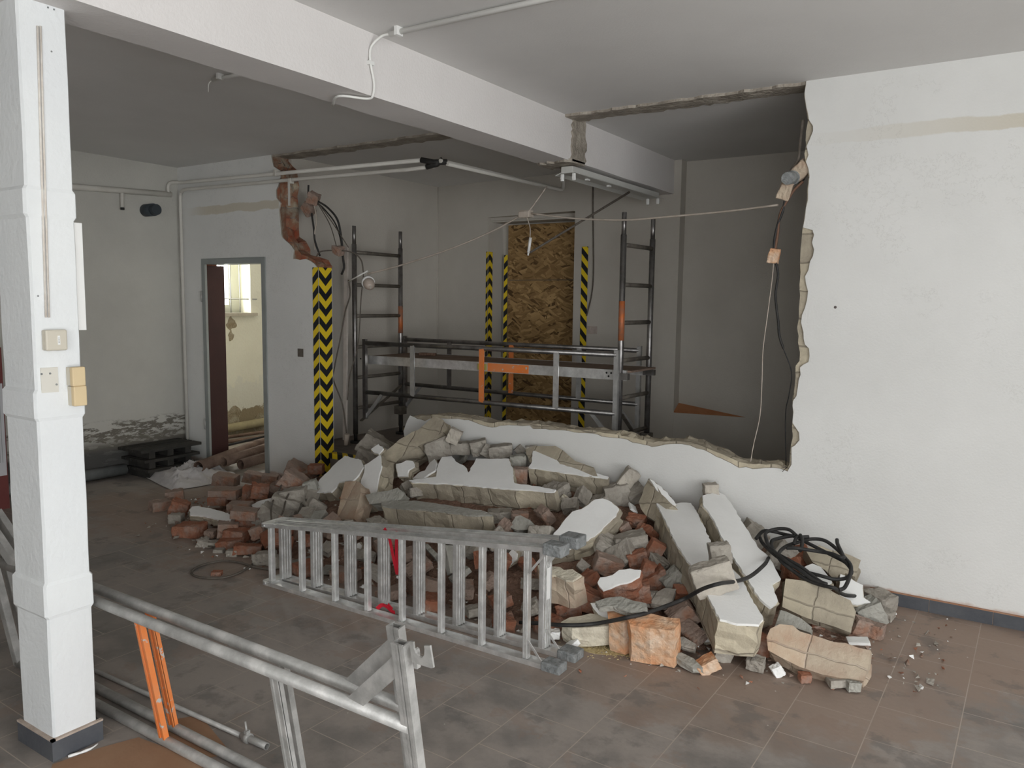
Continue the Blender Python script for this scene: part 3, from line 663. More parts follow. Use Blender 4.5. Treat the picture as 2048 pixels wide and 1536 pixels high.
root = tpipe('heating_pipe', 'lower painted pipe rising from the floor in the left corner and crossing the wall opening', [(-6.70, 4.525, .02), (-6.70, 4.525, 2.565), (-6.62, 4.50, 2.60), (-5.4, 4.50, 2.585), (-3.86, 4.50, 2.562), (-3.66, 4.53, 2.575)], .015, M['pipe'], rad=.05)
bm = bmesh.new(); tube(bm, [(-3.72, 4.51, 2.57), (-3.64, 4.53, 2.585), (-3.60, 4.55, 2.62)], .02, 10); pobj('rubber_joint', bm, M['rubber'], root)
bm = bmesh.new(); tube(bm, path_round([(-3.56, 4.55, 2.585), (-3.55, 6.0, 2.60), (-3.55, 6.22, 2.60), (-3.55, 6.22, 2.80)], .06), .015, 10); pobj('tube', bm, M['pipe'], root)
bm = bmesh.new(); P = py_(582, 370, 4.50); box(bm, (P.x-.011, 4.475, P.z-.17), (P.x+.011, 4.481, P.z+.03)); box(bm, (P.x-.013, 4.478, P.z+.01), (P.x+.013, 4.52, P.z+.05)); pobj('hanging_clip', bm, M['pipe'], root)
root = thing('drain_pipe', 'thick painted pipe along the left wall high up with a short capped stub', 'pipe', (-6.745, 3.4, 2.50))
bm = bmesh.new(); tube(bm, [(-6.745, -1, 2.44), (-6.745, 3.55, 2.515), (-6.745, 4.46, 2.56)], .026, 12); pobj('tube', bm, M['pipe'], root)
bm = bmesh.new(); tube(bm, [(-6.745, 3.985, 2.53), (-6.745, 3.985, 2.39)], .016, 10); pobj('stub', bm, M['pipe'], root)
bm = bmesh.new(); tube(bm, [(-6.745, 3.985, 2.39), (-6.745, 3.985, 2.37)], .018, 10); pobj('end_cap', bm, M['rubber'], root)
P = px_(291, 421, -6.78)
bm = bmesh.new(); tube(bm, [P+Vector((-.05, 0, 0)), P+Vector((.13, .0, .0))], .056, 24, hollow=True); tag(obj('vent_spout', bm, mat('dark_grey_plastic', (.045, .055, .065), rough=.5, bump=0)), 'round dark grey vent spout sticking out of the left wall', 'pipe')
# --- white conduits under the ceiling at the front
root = thing('conduit', 'white surface conduit on the ceiling bending down across the beam face', 'conduit', (BX1, 2.7, ZC))
Pa = pz(780, 68, ZC-.02); Pb = pz(1140, -12, ZC-.02)
bm = bmesh.new(); tube(bm, [Pa, Pa+(Pb-Pa)*2.6], .0125, 10); pobj('conduit_tube', bm, M['whitepipe'], root)
def bf(x, y): P = px_(x, y, BX1+.012); return P
bm = bmesh.new(); low = bf(750, 190)
tube(bm, spline([Pa, Pa.lerp(bf(745, 82), .5)+Vector((0, 0, .004)), bf(742, 95), bf(741, 125), bf(748, 165), bf(746, 190), (BX1-.02, low.y-.02, BZ-.012), (BX1-.10, low.y-.12, BZ-.012), pz(665, 211, BZ-.012)], 5), .006, 8); pobj('cable', bm, M['whitepipe'], root)
bm = bmesh.new(); c = bf(742, 126); box(bm, c-Vector((.012, .016, .008)), c+Vector((.006, .016, .008))); c = pz(797, 63, ZC-.02); box(bm, c-Vector((.009, .02, .018)), c+Vector((.009, .02, .02))); pobj('clip', bm, M['bulb'], root)
Pc = pz(425, 160, ZC-.02); Pd = pz(520, 140, ZC-.02)
root = thing('conduit', 'short white conduit stub with a loose wire end under the left ceiling', 'conduit', Pc)
bm = bmesh.new(); tube(bm, [Pc, Pd], .011, 8); pobj('conduit_tube', bm, M['whitepipe'], root)
bm = bmesh.new(); tube(bm, spline([Pc, Pc+Vector((-.02, -.01, -.02)), Pc+Vector((-.04, 0, -.06))], 4), .003, 6); pobj('wire_end', bm, M['whitepipe'], root)
bm = bmesh.new(); c = pz(440, 155, ZC-.02); box(bm, c-Vector((.008, .02, .01)), c+Vector((.008, .02, .02))); pobj('clip', bm, M['bulb'], root)
# --- things on the column
def cf(x, y, o=0): return px_(x, y, CX1+o)
bm = bmesh.new()
for dx in (-3, 3):
    tube(bm, [cf(78+dx, 52, .004), cf(82+dx, 200, .004), cf(88+dx, 400, .004), cf(95+dx, 635, .004)], .0035, 6)
tag(obj('flat_cable', bm, mat('painted_cable', (.62, .56, .50), (.72, .68, .62), sc=30, bump=0)), 'twin painted cable running down the white column to the junction box', 'cable')
def cbox(name, label, cat, pxs, d, m, mi=None, lid=None, bev=.006):
    A = cf(*pxs[0]); B = cf(*pxs[1]); root = thing(name, label, cat, (CX1, A.y, min(A.z, B.z)))
    bm = bmesh.new(); box(bm, (CX1, A.y, A.z), (CX1+d*.55, B.y, B.z), bev=bev*.7); pobj('back_box', bm, m, root)
    bm = bmesh.new(); box(bm, (CX1+d*.55, A.y-.001, A.z+.001), (CX1+d, B.y+.001, B.z-.001), bev=bev); pobj(lid or 'lid', bm, mi or m, root)
    return root, A, B
root, A, B = cbox('junction_box', 'beige square junction box with a small white sticker on the column', 'junction box', ((82, 660), (127, 699)), .03, M['beige'])
bm = bmesh.new(); my = (A.y+B.y)/2+.006; mz = (A.z+B.z)/2; box(bm, (CX1+.0295, my-.004, mz-.015), (CX1+.0308, my+.004, mz+.015)); pobj('sticker', bm, M['bulb'], root)
bm = bmesh.new()
for k in range(4): box(bm, (CX1+.0305, my-.0018, mz-.009+k*.005), (CX1+.0311, my+.0018, mz-.007+k*.005))
pobj('sticker_print', bm, M['cap'], root)
bm = bmesh.new(); A = cf(80, 736); B = cf(117, 784); box(bm, (CX1, A.y, A.z), (CX1+.003, B.y, B.z)); root = thing('wall_plate', 'cream painted backing plate with screw holes on the column beside the switches', 'plate', (CX1, A.y, B.z)); pobj('plate', bm, mat('cream_plate', (.66, .64, .58), bump=.05), root)
bm = bmesh.new()
for x, y in ((83, 748), (100, 747), (113, 769)): P = cf(x, y, .003); tube(bm, [P, P+Vector((.002, 0, 0))], .0035, 8)
pobj('screw_hole', bm, M['cap'], root)
cbox('light_switch', 'upper of the two yellowed plastic switch boxes on the column edge', 'switch', ((131, 734), (158, 769)), .045, M['beige'], M['tan'], 'rocker', .004)
cbox('light_switch', 'lower of the two yellowed plastic switch boxes on the column edge', 'switch', ((134, 772), (161, 808)), .045, M['beige'], M['tan'], 'rocker', .004)
bm = bmesh.new(); A = px_(150, 445, CX1-.01); B = px_(163, 660, CX1-.01); box(bm, (CX1-.03, CY1-.0, B.z), (CX1-.012, CY1+.028, A.z)); tag(obj('cable_duct', bm, M['bulb']), 'white plastic cable duct on the far edge of the column', 'cable duct')
bm = bmesh.new()
for x, y in ((96, 15), (108, 19), (103, 103), (76, 592)): P = cf(x, y, .001); tube(bm, [P, P+Vector((.001, 0, 0))], .003, 8)
o = obj('screw_holes', bm, M['cap'], cc)
# --- fluorescent fixture under the beam
zf = BZ-.02
root = thing('fluorescent_fixture', 'empty twin tube fluorescent fixture hanging under the end of the beam', 'lamp', (-2.66, 4.65, zf))
fx = -2.67; y0, y1 = 4.72, 6.20
bm = bmesh.new(); box(bm, (fx-.045, y0, zf-.045), (fx+.045, y1, zf), bev=.004); pobj('housing', bm, M['lampmetal'], root)
bm = bmesh.new()
for s in (-1, 1): beam(bm, (fx+s*.07, y0+.01, zf-.046), (fx+s*.07, y1-.02, zf-.046), .055, .004, up=(s*.35, 0, 1))
pobj('reflector', bm, M['lampmetal'], root)
for y in (y0+.02, y1-.02):
    for s in (-1, 1):
        bm = bmesh.new(); box(bm, (fx+s*.045-.013, y-.008, zf-.095), (fx+s*.045+.013, y+.008, zf-.045), bev=.006)
        tube(bm, [(fx+s*.045, y-.012, zf-.075), (fx+s*.045, y+.012, zf-.075)], .009, 10); pobj('tube_holder', bm, M['bulb'], root)
for y in (y0+.28, y0+.62): bm = bmesh.new(); box(bm, (fx-.01, y, zf-.056), (fx+.012, y+.035, zf-.045)); pobj('starter_socket', bm, M['bulb'], root)
Pe = Vector((fx, 5.72, zf-.05))
Pf = py_(1060, 505, 4.95)
bm = bmesh.new(); tube(bm, [Pe, Pf], .009, 8); tag(obj('thin_tube', bm, M['cable_grey']), 'thin grey tube slanting down from the fluorescent fixture in front of the boarded door', 'tube')
# hanging lamp holder and wiring across the opening
nd = py_(1052, 430, 4.95)
root = thing('hanging_lamp_holder', 'small white lamp holder dangling on a wire in front of the boarded door', 'lamp', nd)
bm = bmesh.new(); tube(bm, spline([nd, py_(1060, 455, 4.95), py_(1060, 476, 4.95)], 4), .004, 6); pobj('wire', bm, M['cable_pale'], root)
bm = bmesh.new(); tube(bm, [py_(1061, 475, 4.95), py_(1057, 505, 4.95)], .011, 10); tube(bm, [py_(1057, 505, 4.95), py_(1056, 511, 4.95)], .007, 8); pobj('holder', bm, M['bulb'], root)
root = thing('ceiling_box', 'torn plaster lump with a small junction box hanging on flat wires in the opening', 'junction box', nd)
bm = bmesh.new(); box(bm, nd-Vector((.045, .03, .02)), nd+Vector((.045, .03, .03)), bev=.008)
for v in bm.verts: v.co += Vector((rnd.uniform(-.006, .006),)*3)
pobj('box', bm, M['cable_pale'], root)
bm = bmesh.new(); tube(bm, spline([nd+Vector((.02, 0, .02)), py_(1078, 395, 4.95), py_(1092, 375, 5.0), (-3.57, 5.95, 2.59)], 5), .006, 6); pobj('wire', bm, M['cable_pale'], root)
lampP = py_(735, 548, 4.78)
def cable(name, label, pts, r, m, cat='cable', n=6, seg=6):
    bm = bmesh.new(); tube(bm, spline(pts, n), r, seg); return tag(obj(name, bm, m), label, cat)
cable('hanging_cable', 'flat pale cable sagging from the ceiling box to the bulkhead lamp on the left', [nd+Vector((-.04, 0, 0)), py_(985, 462, 4.95), py_(900, 498, 4.9), py_(800, 531, 4.85), lampP], .007, M['cable_pale'])
wr = py_(1556, 410, 4.62)
cable('hanging_cable', 'flat pale cable stretched from the ceiling box to the broken right wall edge', [nd+Vector((.04, 0, .01)), py_(1150, 437, 4.95), py_(1250, 440, 4.9), py_(1330, 434, 4.85), py_(1450, 423, 4.75), wr], .0065, M['cable_pale'])
# bulkhead lamp
root = thing('bulkhead_lamp', 'small round caged bulkhead lamp dangling by the left scaffold post', 'lamp', lampP)
bm = bmesh.new(); c = lampP+Vector((.0, 0, -.06)); ax = Vector((.75, -.45, -.45)).normalized()
tube(bm, [c, c+ax*.03], .055, 16); pobj('base', bm, M['bulb'], root)
bm = bmesh.new(); tube(bm, [c+ax*.03, c+ax*.06, c+ax*.09, c+ax*.105], [.048, .046, .036, .015], 16); pobj('glass_dome', bm, M['bottleglass'], root)
bm = bmesh.new(); tube(bm, spline([c+ax*.02+Vector((0, 0, .055)), c+ax*.11, c+ax*.02-Vector((0, 0, .055))], 5), .003, 6); pobj('guard', bm, M['lampmetal'], root)
bm = bmesh.new(); tube(bm, [py_(697, 563, 4.78), py_(735, 542, 4.78)], .006, 8); pobj('stem', bm, M['bulb'], root)
# lumps of brick hanging in the cables at the broken left wall end
def hull_mesh(bm, pts, mi=0):
    vs = [bm.verts.new(p) for p in pts]; r = bmesh.ops.convex_hull(bm, input=vs)
    dead = [v for v in bm.verts if not v.link_faces]
    bmesh.ops.delete(bm, geom=dead, context='VERTS')
    for f in bm.faces: f.material_index = mi
def lump(dims, cut=.25, rg=None, per=3):
    """brick / rubble fragment: hull of points around the corners of a box, each corner broken differently"""
    rg = rg or rnd; pts = []
    for sx in (-1, 1):
        for sy in (-1, 1):
            for sz in (-1, 1):
                c = Vector((sx*dims[0]/2, sy*dims[1]/2, sz*dims[2]/2)); br = rg.random() < .45
                for k in range(per if br else 1):
                    a = rg.uniform(0, cut) if br else rg.uniform(0, .05)
                    b_ = rg.uniform(0, cut) if br else rg.uniform(0, .05); d = rg.uniform(0, cut) if br else rg.uniform(0, .05)
                    pts.append(Vector((c.x*(1-a), c.y*(1-b_), c.z*(1-d))))
    bm = bmesh.new(); hull_mesh(bm, pts)
    bmesh.ops.dissolve_limit(bm, angle_limit=.09, verts=bm.verts[:], edges=bm.edges[:])
    try: bmesh.ops.bevel(bm, geom=bm.edges[:], offset=min(dims)*.07, segments=1, affect='EDGES', clamp_overlap=True)
    except Exception: pass
    bmesh.ops.triangulate(bm, faces=bm.faces[:])
    big = [e for e in bm.edges if e.calc_length() > max(dims)*.22]
    bmesh.ops.subdivide_edges(bm, edges=big, cuts=2, use_grid_fill=True)
    big = [e for e in bm.edges if e.calc_length() > max(dims)*.16]
    bmesh.ops.subdivide_edges(bm, edges=big, cuts=1, use_grid_fill=True)
    bmesh.ops.triangulate(bm, faces=bm.faces[:])
    bm.normal_update(); k = max(dims); o3 = Vector((rg.uniform(0, 90), rg.uniform(0, 90), 0)); am = min(dims)*.085
    off = [(v, v.normal*(am*noise.noise(v.co*(5/k)+o3)+am*.6*noise.noise(v.co*(14/k)+o3))) for v in bm.verts]
    for v, d in off: v.co += d
    return bm
def place(bm, name, label, cat, m, loc, rot, group=None):
    o = obj(name, bm, m); o.location = loc; o.rotation_euler = rot; return tag(o, label, cat, group)
c1 = py_(628, 399, 4.66); c2 = py_(618, 418, 4.66); c3 = py_(675, 500, 4.70)
place(lump((.10, .08, .11), .5), 'hanging_brick_lump', 'upper brick lump caught in the cables beside the broken left wall end', 'brick fragment', M['brick_dusty'], c1, (.3, .4, .5))
place(lump((.11, .08, .09), .5), 'hanging_brick_lump', 'lower brick lump caught in the cables beside the broken left wall end', 'brick fragment', M['brick_dusty'], c2, (.2, .9, .1))
place(lump((.10, .07, .08), .6), 'hanging_plaster_lump', 'dull plaster lump on the wire between the wall end and left scaffold post', 'plaster lump', M['brick_dusty'], c3, (.2, .3, .1))
cable('hanging_cable', 'short black cable end rising above the upper brick lump at the left wall break', [c1+Vector((-.03, 0, 0)), py_(617, 390, 4.66), py_(617, 370, 4.66)], .008, M['rubber'])
cable('hanging_cable', 'black cable hanging from the lower brick lump to the broken wall ledge', [c2+Vector((.03, 0, -.03)), py_(628, 460, 4.66), py_(630, 482, 4.66), py_(640, 512, 4.68)], .008, M['rubber'])
cable('hanging_cable', 'pale cable hanging beside the black one from the brick lumps at left', [c1+Vector((.0, 0, -.04)), py_(633, 440, 4.66), py_(629, 470, 4.66), py_(630, 500, 4.67)], .006, M['cable_pale'])
cable('hanging_cable', 'thick black cable arching from the brick lumps down past the plaster lump', [c1+Vector((.03, 0, -.01)), py_(655, 415, 4.68), py_(675, 440, 4.7), py_(683, 480, 4.72), py_(686, 515, 4.74), py_(688, 535, 4.74), py_(683, 549, 4.74)], .009, M['rubber'])
cable('hanging_cable', 'second black cable arching just inside the thick one from the brick lumps', [c1+Vector((.02, .01, -.02)), py_(650, 420, 4.70), py_(670, 446, 4.72), py_(681, 478, 4.74), py_(684, 505, 4.75)], .006, M['rubber'])
cable('hanging_cable', 'thin grey wire dropping straight to the dull plaster lump at left', [c1+Vector((.04, 0, -.03)), py_(660, 450, 4.7), c3], .004, M['cable_grey'])
cable('hanging_cable', 'thin grey wire sloping from the brick lumps to the top of the wooden batten', [c1+Vector((.04, 0, -.02)), py_(668, 450, 4.7), py_(697, 495, 4.72)], .004, M['cable_grey'])
cable('hanging_cable', 'brown wire running from the wall ledge over the scaffold post to the bulkhead lamp', [py_(633, 513, 4.66), py_(642, 503, 4.67), py_(675, 501, 4.69), py_(705, 505, 4.74), py_(722, 520, 4.78), py_(727, 545, 4.78)], .006, M['cable_grey'])
cable('hanging_cable', 'dark wire falling from the lamp along the left scaffold post and batten', [py_(727, 548, 4.78), py_(722, 600, 4.8), py_(716, 690, 4.8), py_(700, 750, 4.8), py_(695, 800, 4.8)], .0045, M['cable_grey'])
cable('hanging_cable', 'dark cable looping down the back left wall beside the wooden batten', [py_(697, 560, 4.79), py_(700, 590, 4.79), py_(690, 625, 4.79), py_(680, 680, 4.79), py_(668, 740, 4.79), py_(667, 760, 4.79), py_(685, 810, 4.79), py_(693, 866, 4.79)], .006, M['cable_grey'])
root = thing('wooden_batten', 'tall narrow pale batten standing in front of the left scaffold post', 'batten', py_(690, 880, 4.82))
bm = bmesh.new(); A = py_(693, 490, 4.82); B = py_(690, 880, 4.82); beam(bm, A, B, .035, .02, up=(0, 1, 0)); pobj('batten', bm, mat('pale_batten', (.42, .38, .34), (.5, .45, .41), sc=20, bump=.1), root)
bm = bmesh.new(); tube(bm, [py_(694, 868, 4.80), py_(692, 890, 4.80)], [.025, .018], 8); pobj('plaster_crust', bm, M['cable_pale'], root)
# cables at the broken right wall edge
r1 = py_(1587, 357, 4.60); r2 = py_(1570, 382, 4.58); r3 = py_(1548, 512, 4.58); r4 = py_(1603, 342, 4.60)
root = thing('round_junction_box', 'dark round junction box hanging in cables on the broken right wall edge', 'junction box', r1)
bm = bmesh.new(); tube(bm, [r1+Vector((0, -.03, 0)), r1+Vector((0, .03, .01))], .04, 14, hollow=True); pobj('box', bm, M['cap'], root)
bm = bmesh.new(); tube(bm, [r1+Vector((.01, -.034, 0)), r1+Vector((.01, -.02, .0))], .018, 10); pobj('inner_boss', bm, M['cap'], root)
place(lump((.09, .06, .11), .5), 'hanging_plaster_lump', 'pale plaster lump above the round junction box at the right wall edge', 'plaster lump', M['mas_pink'], r4, (.3, .7, .2))
place(lump((.07, .05, .10), .5), 'hanging_plaster_lump', 'pink and white plaster lump just below the round junction box', 'plaster lump', M['mas_pink'], r2, (.1, .3, .2))
place(lump((.06, .05, .085), .4), 'hanging_brick_lump', 'small brick lump threaded on the cable halfway down the right opening', 'brick fragment', M['brick_orange'], r3, (.1, .2, .1))
cable('hanging_cable', 'grey cable descending from the ceiling to the round junction box', [py_(1606, 240, 4.6), py_(1600, 290, 4.6), py_(1596, 320, 4.6), py_(1580, 345, 4.59), r2], .009, M['cable_grey'])
cable('hanging_cable', 'black cable between the plaster lump and the small hanging brick lump', [r2+Vector((.01, 0, 0)), py_(1566, 420, 4.58), py_(1557, 445, 4.58), py_(1549, 480, 4.58), r3], .009, M['rubber'])
cable('hanging_cable', 'brown cable twisted with the black one at the right wall edge', [py_(1606, 363, 4.60), py_(1590, 378, 4.59), py_(1575, 400, 4.58), py_(1560, 430, 4.58), py_(1555, 470, 4.58), r3], .008, mat('brown_cable', (.16, .09, .06), rough=.7, bump=0))
cable('hanging_cable', 'black cable snaking down from the small hanging brick lump to the low wall', [r3, py_(1556, 548, 4.6), py_(1551, 590, 4.6), py_(1556, 640, 4.6), py_(1559, 672, 4.6), py_(1568, 700, 4.6), py_(1583, 745, 4.6), py_(1578, 790, 4.6), py_(1571, 830, 4.62), py_(1572, 935, 4.62)], [.008]*30+[.0035]*25, M['rubber'])
cable('hanging_cable', 'thin frayed pale wire hanging left of the black one in the right opening', [r3, py_(1544, 560, 4.6), py_(1535, 630, 4.6), py_(1526, 700, 4.6), py_(1524, 760, 4.6), py_(1520, 830, 4.6), py_(1507, 890, 4.62), py_(1501, 925, 4.62)], .003, M['cable_pale'])
bm = bmesh.new()
for k in range(6): tube(bm, [py_(1573, 935, 4.57), py_(1573+rnd.uniform(-12, 12), 935+rnd.uniform(-5, 14), 4.53)], .002, 5)
tag(obj('wire_stub', bm, M['cable_grey']), 'frayed wire ends sprouting at the lower right corner of the opening', 'wire')
# things on the back wall
P = bk(1187, 373); Q = bk(1183, 630)
cable('wall_cable', 'grey cable hanging down the back wall right of the boarded door', [P+Vector((0, -.01, 0)), bk(1187, 430)+Vector((0, -.01, 0)), bk(1188, 540)+Vector((0, -.01, 0)), bk(1184, 590)+Vector((0, -.01, 0)), bk(1174, 632)+Vector((0, -.01, 0))], .007, M['cable_grey'])
A = bk(1176, 652); B = bk(1194, 668)
bm = bmesh.new(); box(bm, (A.x, A.y-.012, B.z), (B.x, A.y+.0, A.z)); tag(obj('wall_plate', bm, mat('torn_plate', (.50, .42, .38), (.4, .34, .3), sc=30)), 'small torn square plate on the back wall beside the boarded door', 'plate')
A = py_(596, 697, YF); B = py_(607, 714, YF); bm = bmesh.new(); box(bm, (A.x, YF-.004, B.z), (B.x, YF, A.z)); tag(obj('socket_hole', bm, M['cable_grey']), 'small grey recessed socket box on the wall right of the doorway', 'socket')
bm = bmesh.new(); P = Vector((-5.376, 6.712, ZC)); tube(bm, [P, P-Vector((0, 0, .6)), P-Vector((0, .004, 1.3)), P-Vector((0, 0, 1.9))], .006, 6); tag(obj('wall_cable', bm, M['backwall']), 'painted-over wire running down the far left corner of the back room', 'cable')

# ================================================================== SCAFFOLD in the back room
sc = thing('scaffold', 'small rolling tube scaffold with platform standing in the back room behind the low wall', 'scaffold', (-3.8, 5.5, ZB))
LF, LB = (-5.08, 5.15), (-5.08, 5.77); RF, RB = (-2.50, 5.28), (-2.48, 5.76)
ZT = 2.262
def ladder_frame(F, B, zt, tint):
    for (x, y), nm in ((F, 0), (B, 1)):
        bm = bmesh.new(); tube(bm, [(x, y, ZB+.08), (x, y, zt-.16)], .0225, 12); post = pobj('post', bm, M['steel'], sc)
        bm = bmesh.new(); tube(bm, [(x, y, zt-.17), (x, y, zt)], .0175, 12); pobj('spigot', bm, M['steel'], post) if False else None
        o = obj('spigot', bm, M['steel'], post)
        for v in o.data.vertices: v.co -= sc.location
        bm = bmesh.new(); tube(bm, [(x, y, ZB), (x, y, ZB+.02)], .05, 14); tube(bm, [(x, y, ZB+.02), (x, y, ZB+.10)], .017, 10); pobj('base_foot', bm, M['rubber'], sc)
    for z in (.62, .90, 1.18, 1.46, 1.74, 2.03):
        bm = bmesh.new(); tube(bm, [(*F, z), (F[0]*.5+B[0]*.5, F[1]*.5+B[1]*.5, z), (*B, z)], .0165, 8); pobj('rung', bm, M['steel_dark'], sc)
ladder_frame(LF, LB, ZT, 0); ladder_frame(RF, RB, ZT, 1)
bm = bmesh.new(); tube(bm, [(LB[0], LB[1], 1.29), (LB[0], LB[1], 1.55)], .0232, 12); pobj('orange_sleeve', bm, M['rustorange'], sc)
bm = bmesh.new(); tube(bm, [(RF[0], RF[1], 1.33), (RF[0], RF[1], 1.62)], .0231, 12); pobj('orange_sleeve', bm, M['rustorange'], sc)
def guard(Y, xl, xr, zt, zb, bars, yofs=0, m=M['steel']):
    g = bpy.data.objects.new('guard_frame', None); COL.objects.link(g); g.parent = sc
    def add(nm, bm, mm):
        for v in bm.verts: v.co -= sc.location
        return obj(nm, bm, mm, g)
    yl, yr = Y
    def yy(x): return yl+(yr-yl)*(x-xl)/(xr-xl)
    for nm, z in (('top_tube', zt), ('bottom_tube', zb)):
        bm = bmesh.new(); tube(bm, [(xl, yl, z), (xr, yr, z)], .019, 10); add(nm, bm, m)
    for x in (xl, xr):
        bm = bmesh.new(); beam(bm, (x, yy(x), zb-.24), (x, yy(x), zt+.035), .035, .03, up=(0, 1, 0)); add('end_post', bm, M['alu_dark'] if x == xr else m)
        s = 1 if x == xl else -1
        bm = bmesh.new(); beam(bm, (x+s*.01, yy(x), zb-.22), (x+s*.20, yy(x), zb-.01), .03, .012, up=(0, 1, 0)); add('brace', bm, M['alu_dark'])
    for x, mm in bars:
        bm = bmesh.new(); beam(bm, (x, yy(x)-.012, zb), (x, yy(x)-.012, zt), .045, .012, up=(0, 1, 0)); add('bar', bm, mm)
gy = (5.08, 5.22)
def gx(x): return py_(x, 740, 5.14).x
zt = (py_(735, 690, 5.08).z+py_(1230, 705, 5.22).z)/2; zb = (py_(735, 790, 5.08).z+py_(1228, 821, 5.22).z)/2
guard(gy, py_(730, 740, 5.08).x, py_(1233, 740, 5.22).x, zt, zb, [(gx(831), M['alu_dark']), (gx(963), M['orange']), (gx(1107), M['alu'])])
guard((5.84, 5.84), py_(810, 700, 5.84).x, py_(1279, 700, 5.84).x, zt, zb, [(py_(900, 700, 5.84).x, M['steel']), (py_(1024, 700, 5.84).x, M['orange']), (py_(1160, 700, 5.84).x, M['alu_dark'])])
# platform
pl = bpy.data.objects.new('platform', None); COL.objects.link(pl); pl.parent = sc
def padd(nm, bm, mm, lab=None):
    for v in bm.verts: v.co -= sc.location
    return obj(nm, bm, mm, pl, label=lab)
zp = (py_(740, 716, 5.17).z+py_(1230, 736, 5.30).z)/2
pxl, pxr = py_(737, 720, 5.17).x, py_(1262, 735, 5.30).x
bm = bmesh.new(); prism(bm, [Vector((pxl, 5.19)), Vector((pxr, 5.31)), Vector((pxr, 5.76)), Vector((pxl, 5.76))], lambda u, v, w: Vector((u, v, w)), zp+.002, zp-.012); padd('deck_board', bm, M['board'])
bm = bmesh.new(); beam(bm, (pxl, 5.175, zp-.033), (pxr-.03, 5.295, zp-.033), .02, .075); padd('side_rail', bm, M['alu'])
bm = bmesh.new(); beam(bm, (pxl, 5.78, zp-.033), (pxr-.03, 5.78, zp-.033), .02, .075); padd('side_rail', bm, M['alu'])
def onrail(x): t = (x-pxl)/(pxr-.03-pxl); return 5.175+.12*t
xa, xb_ = py_(976, 735, 5.23).x, py_(1058, 735, 5.25).x
bm = bmesh.new(); beam(bm, (xa, onrail(xa)-.0115, zp-.033), (xb_, onrail(xb_)-.0115, zp-.033), .002, .066); padd('orange_label', bm, M['orange'], 'orange label')
xc = py_(955, 735, 5.22).x; bm = bmesh.new(); beam(bm, (xc, onrail(xc)-.0115, zp-.033), (xa-.01, onrail(xa)-.0115, zp-.033), .002, .05); padd('yellow_label', bm, mat('yellow_label', (.45, .42, .12), bump=0), 'yellow green label')
bm = bmesh.new()
for dx, dz in ((1215, .013), (1224, .013), (1219, -.012), (742, .005), (748, .005)):
    x = py_(dx, 740, 5.29).x; tube(bm, [(x, onrail(x)-.012, zp-.033+dz), (x, onrail(x)-.0135, zp-.033+dz)], .008, 8)
padd('rivet_hole', bm, M['black'])
for x in (pxl, pxr-.03):
    for y in (5.24, 5.72):
        bm = bmesh.new(); box(bm, (x-.05, y-.02, zp-.06), (x+.04, y+.02, zp-.015)); padd('hook', bm, M['steel'])
bm = bmesh.new(); beam(bm, (-5.06, 5.2, .50), (-5.06, 5.75, .78), .03, .01); pobj('cross_brace', bm, M['steel_dark'], sc)
bm = bmesh.new(); beam(bm, (-2.49, 5.3, .78), (-2.49, 5.74, .45), .03, .01); pobj('cross_brace', bm, M['steel_dark'], sc)
bm = bmesh.new(); box(bm, (RB[0]-.04, RB[1]-.05, .50), (RB[0]+.04, RB[1]+.03, .58)); pobj('coupler', bm, M['steel_dark'], sc)
bm = bmesh.new(); box(bm, (LB[0]-.04, LB[1]-.05, .50), (LB[0]+.05, LB[1]+.03, .58)); pobj('coupler', bm, M['steel_dark'], sc)
o = place(lump((.16, .07, .025), .5), 'dusty_offcut', 'small dark rag-like offcut lying on the left end of the scaffold platform', 'offcut', M['grit'], (pxl+.38, 5.55, zp+.016), (0, 0, .4))

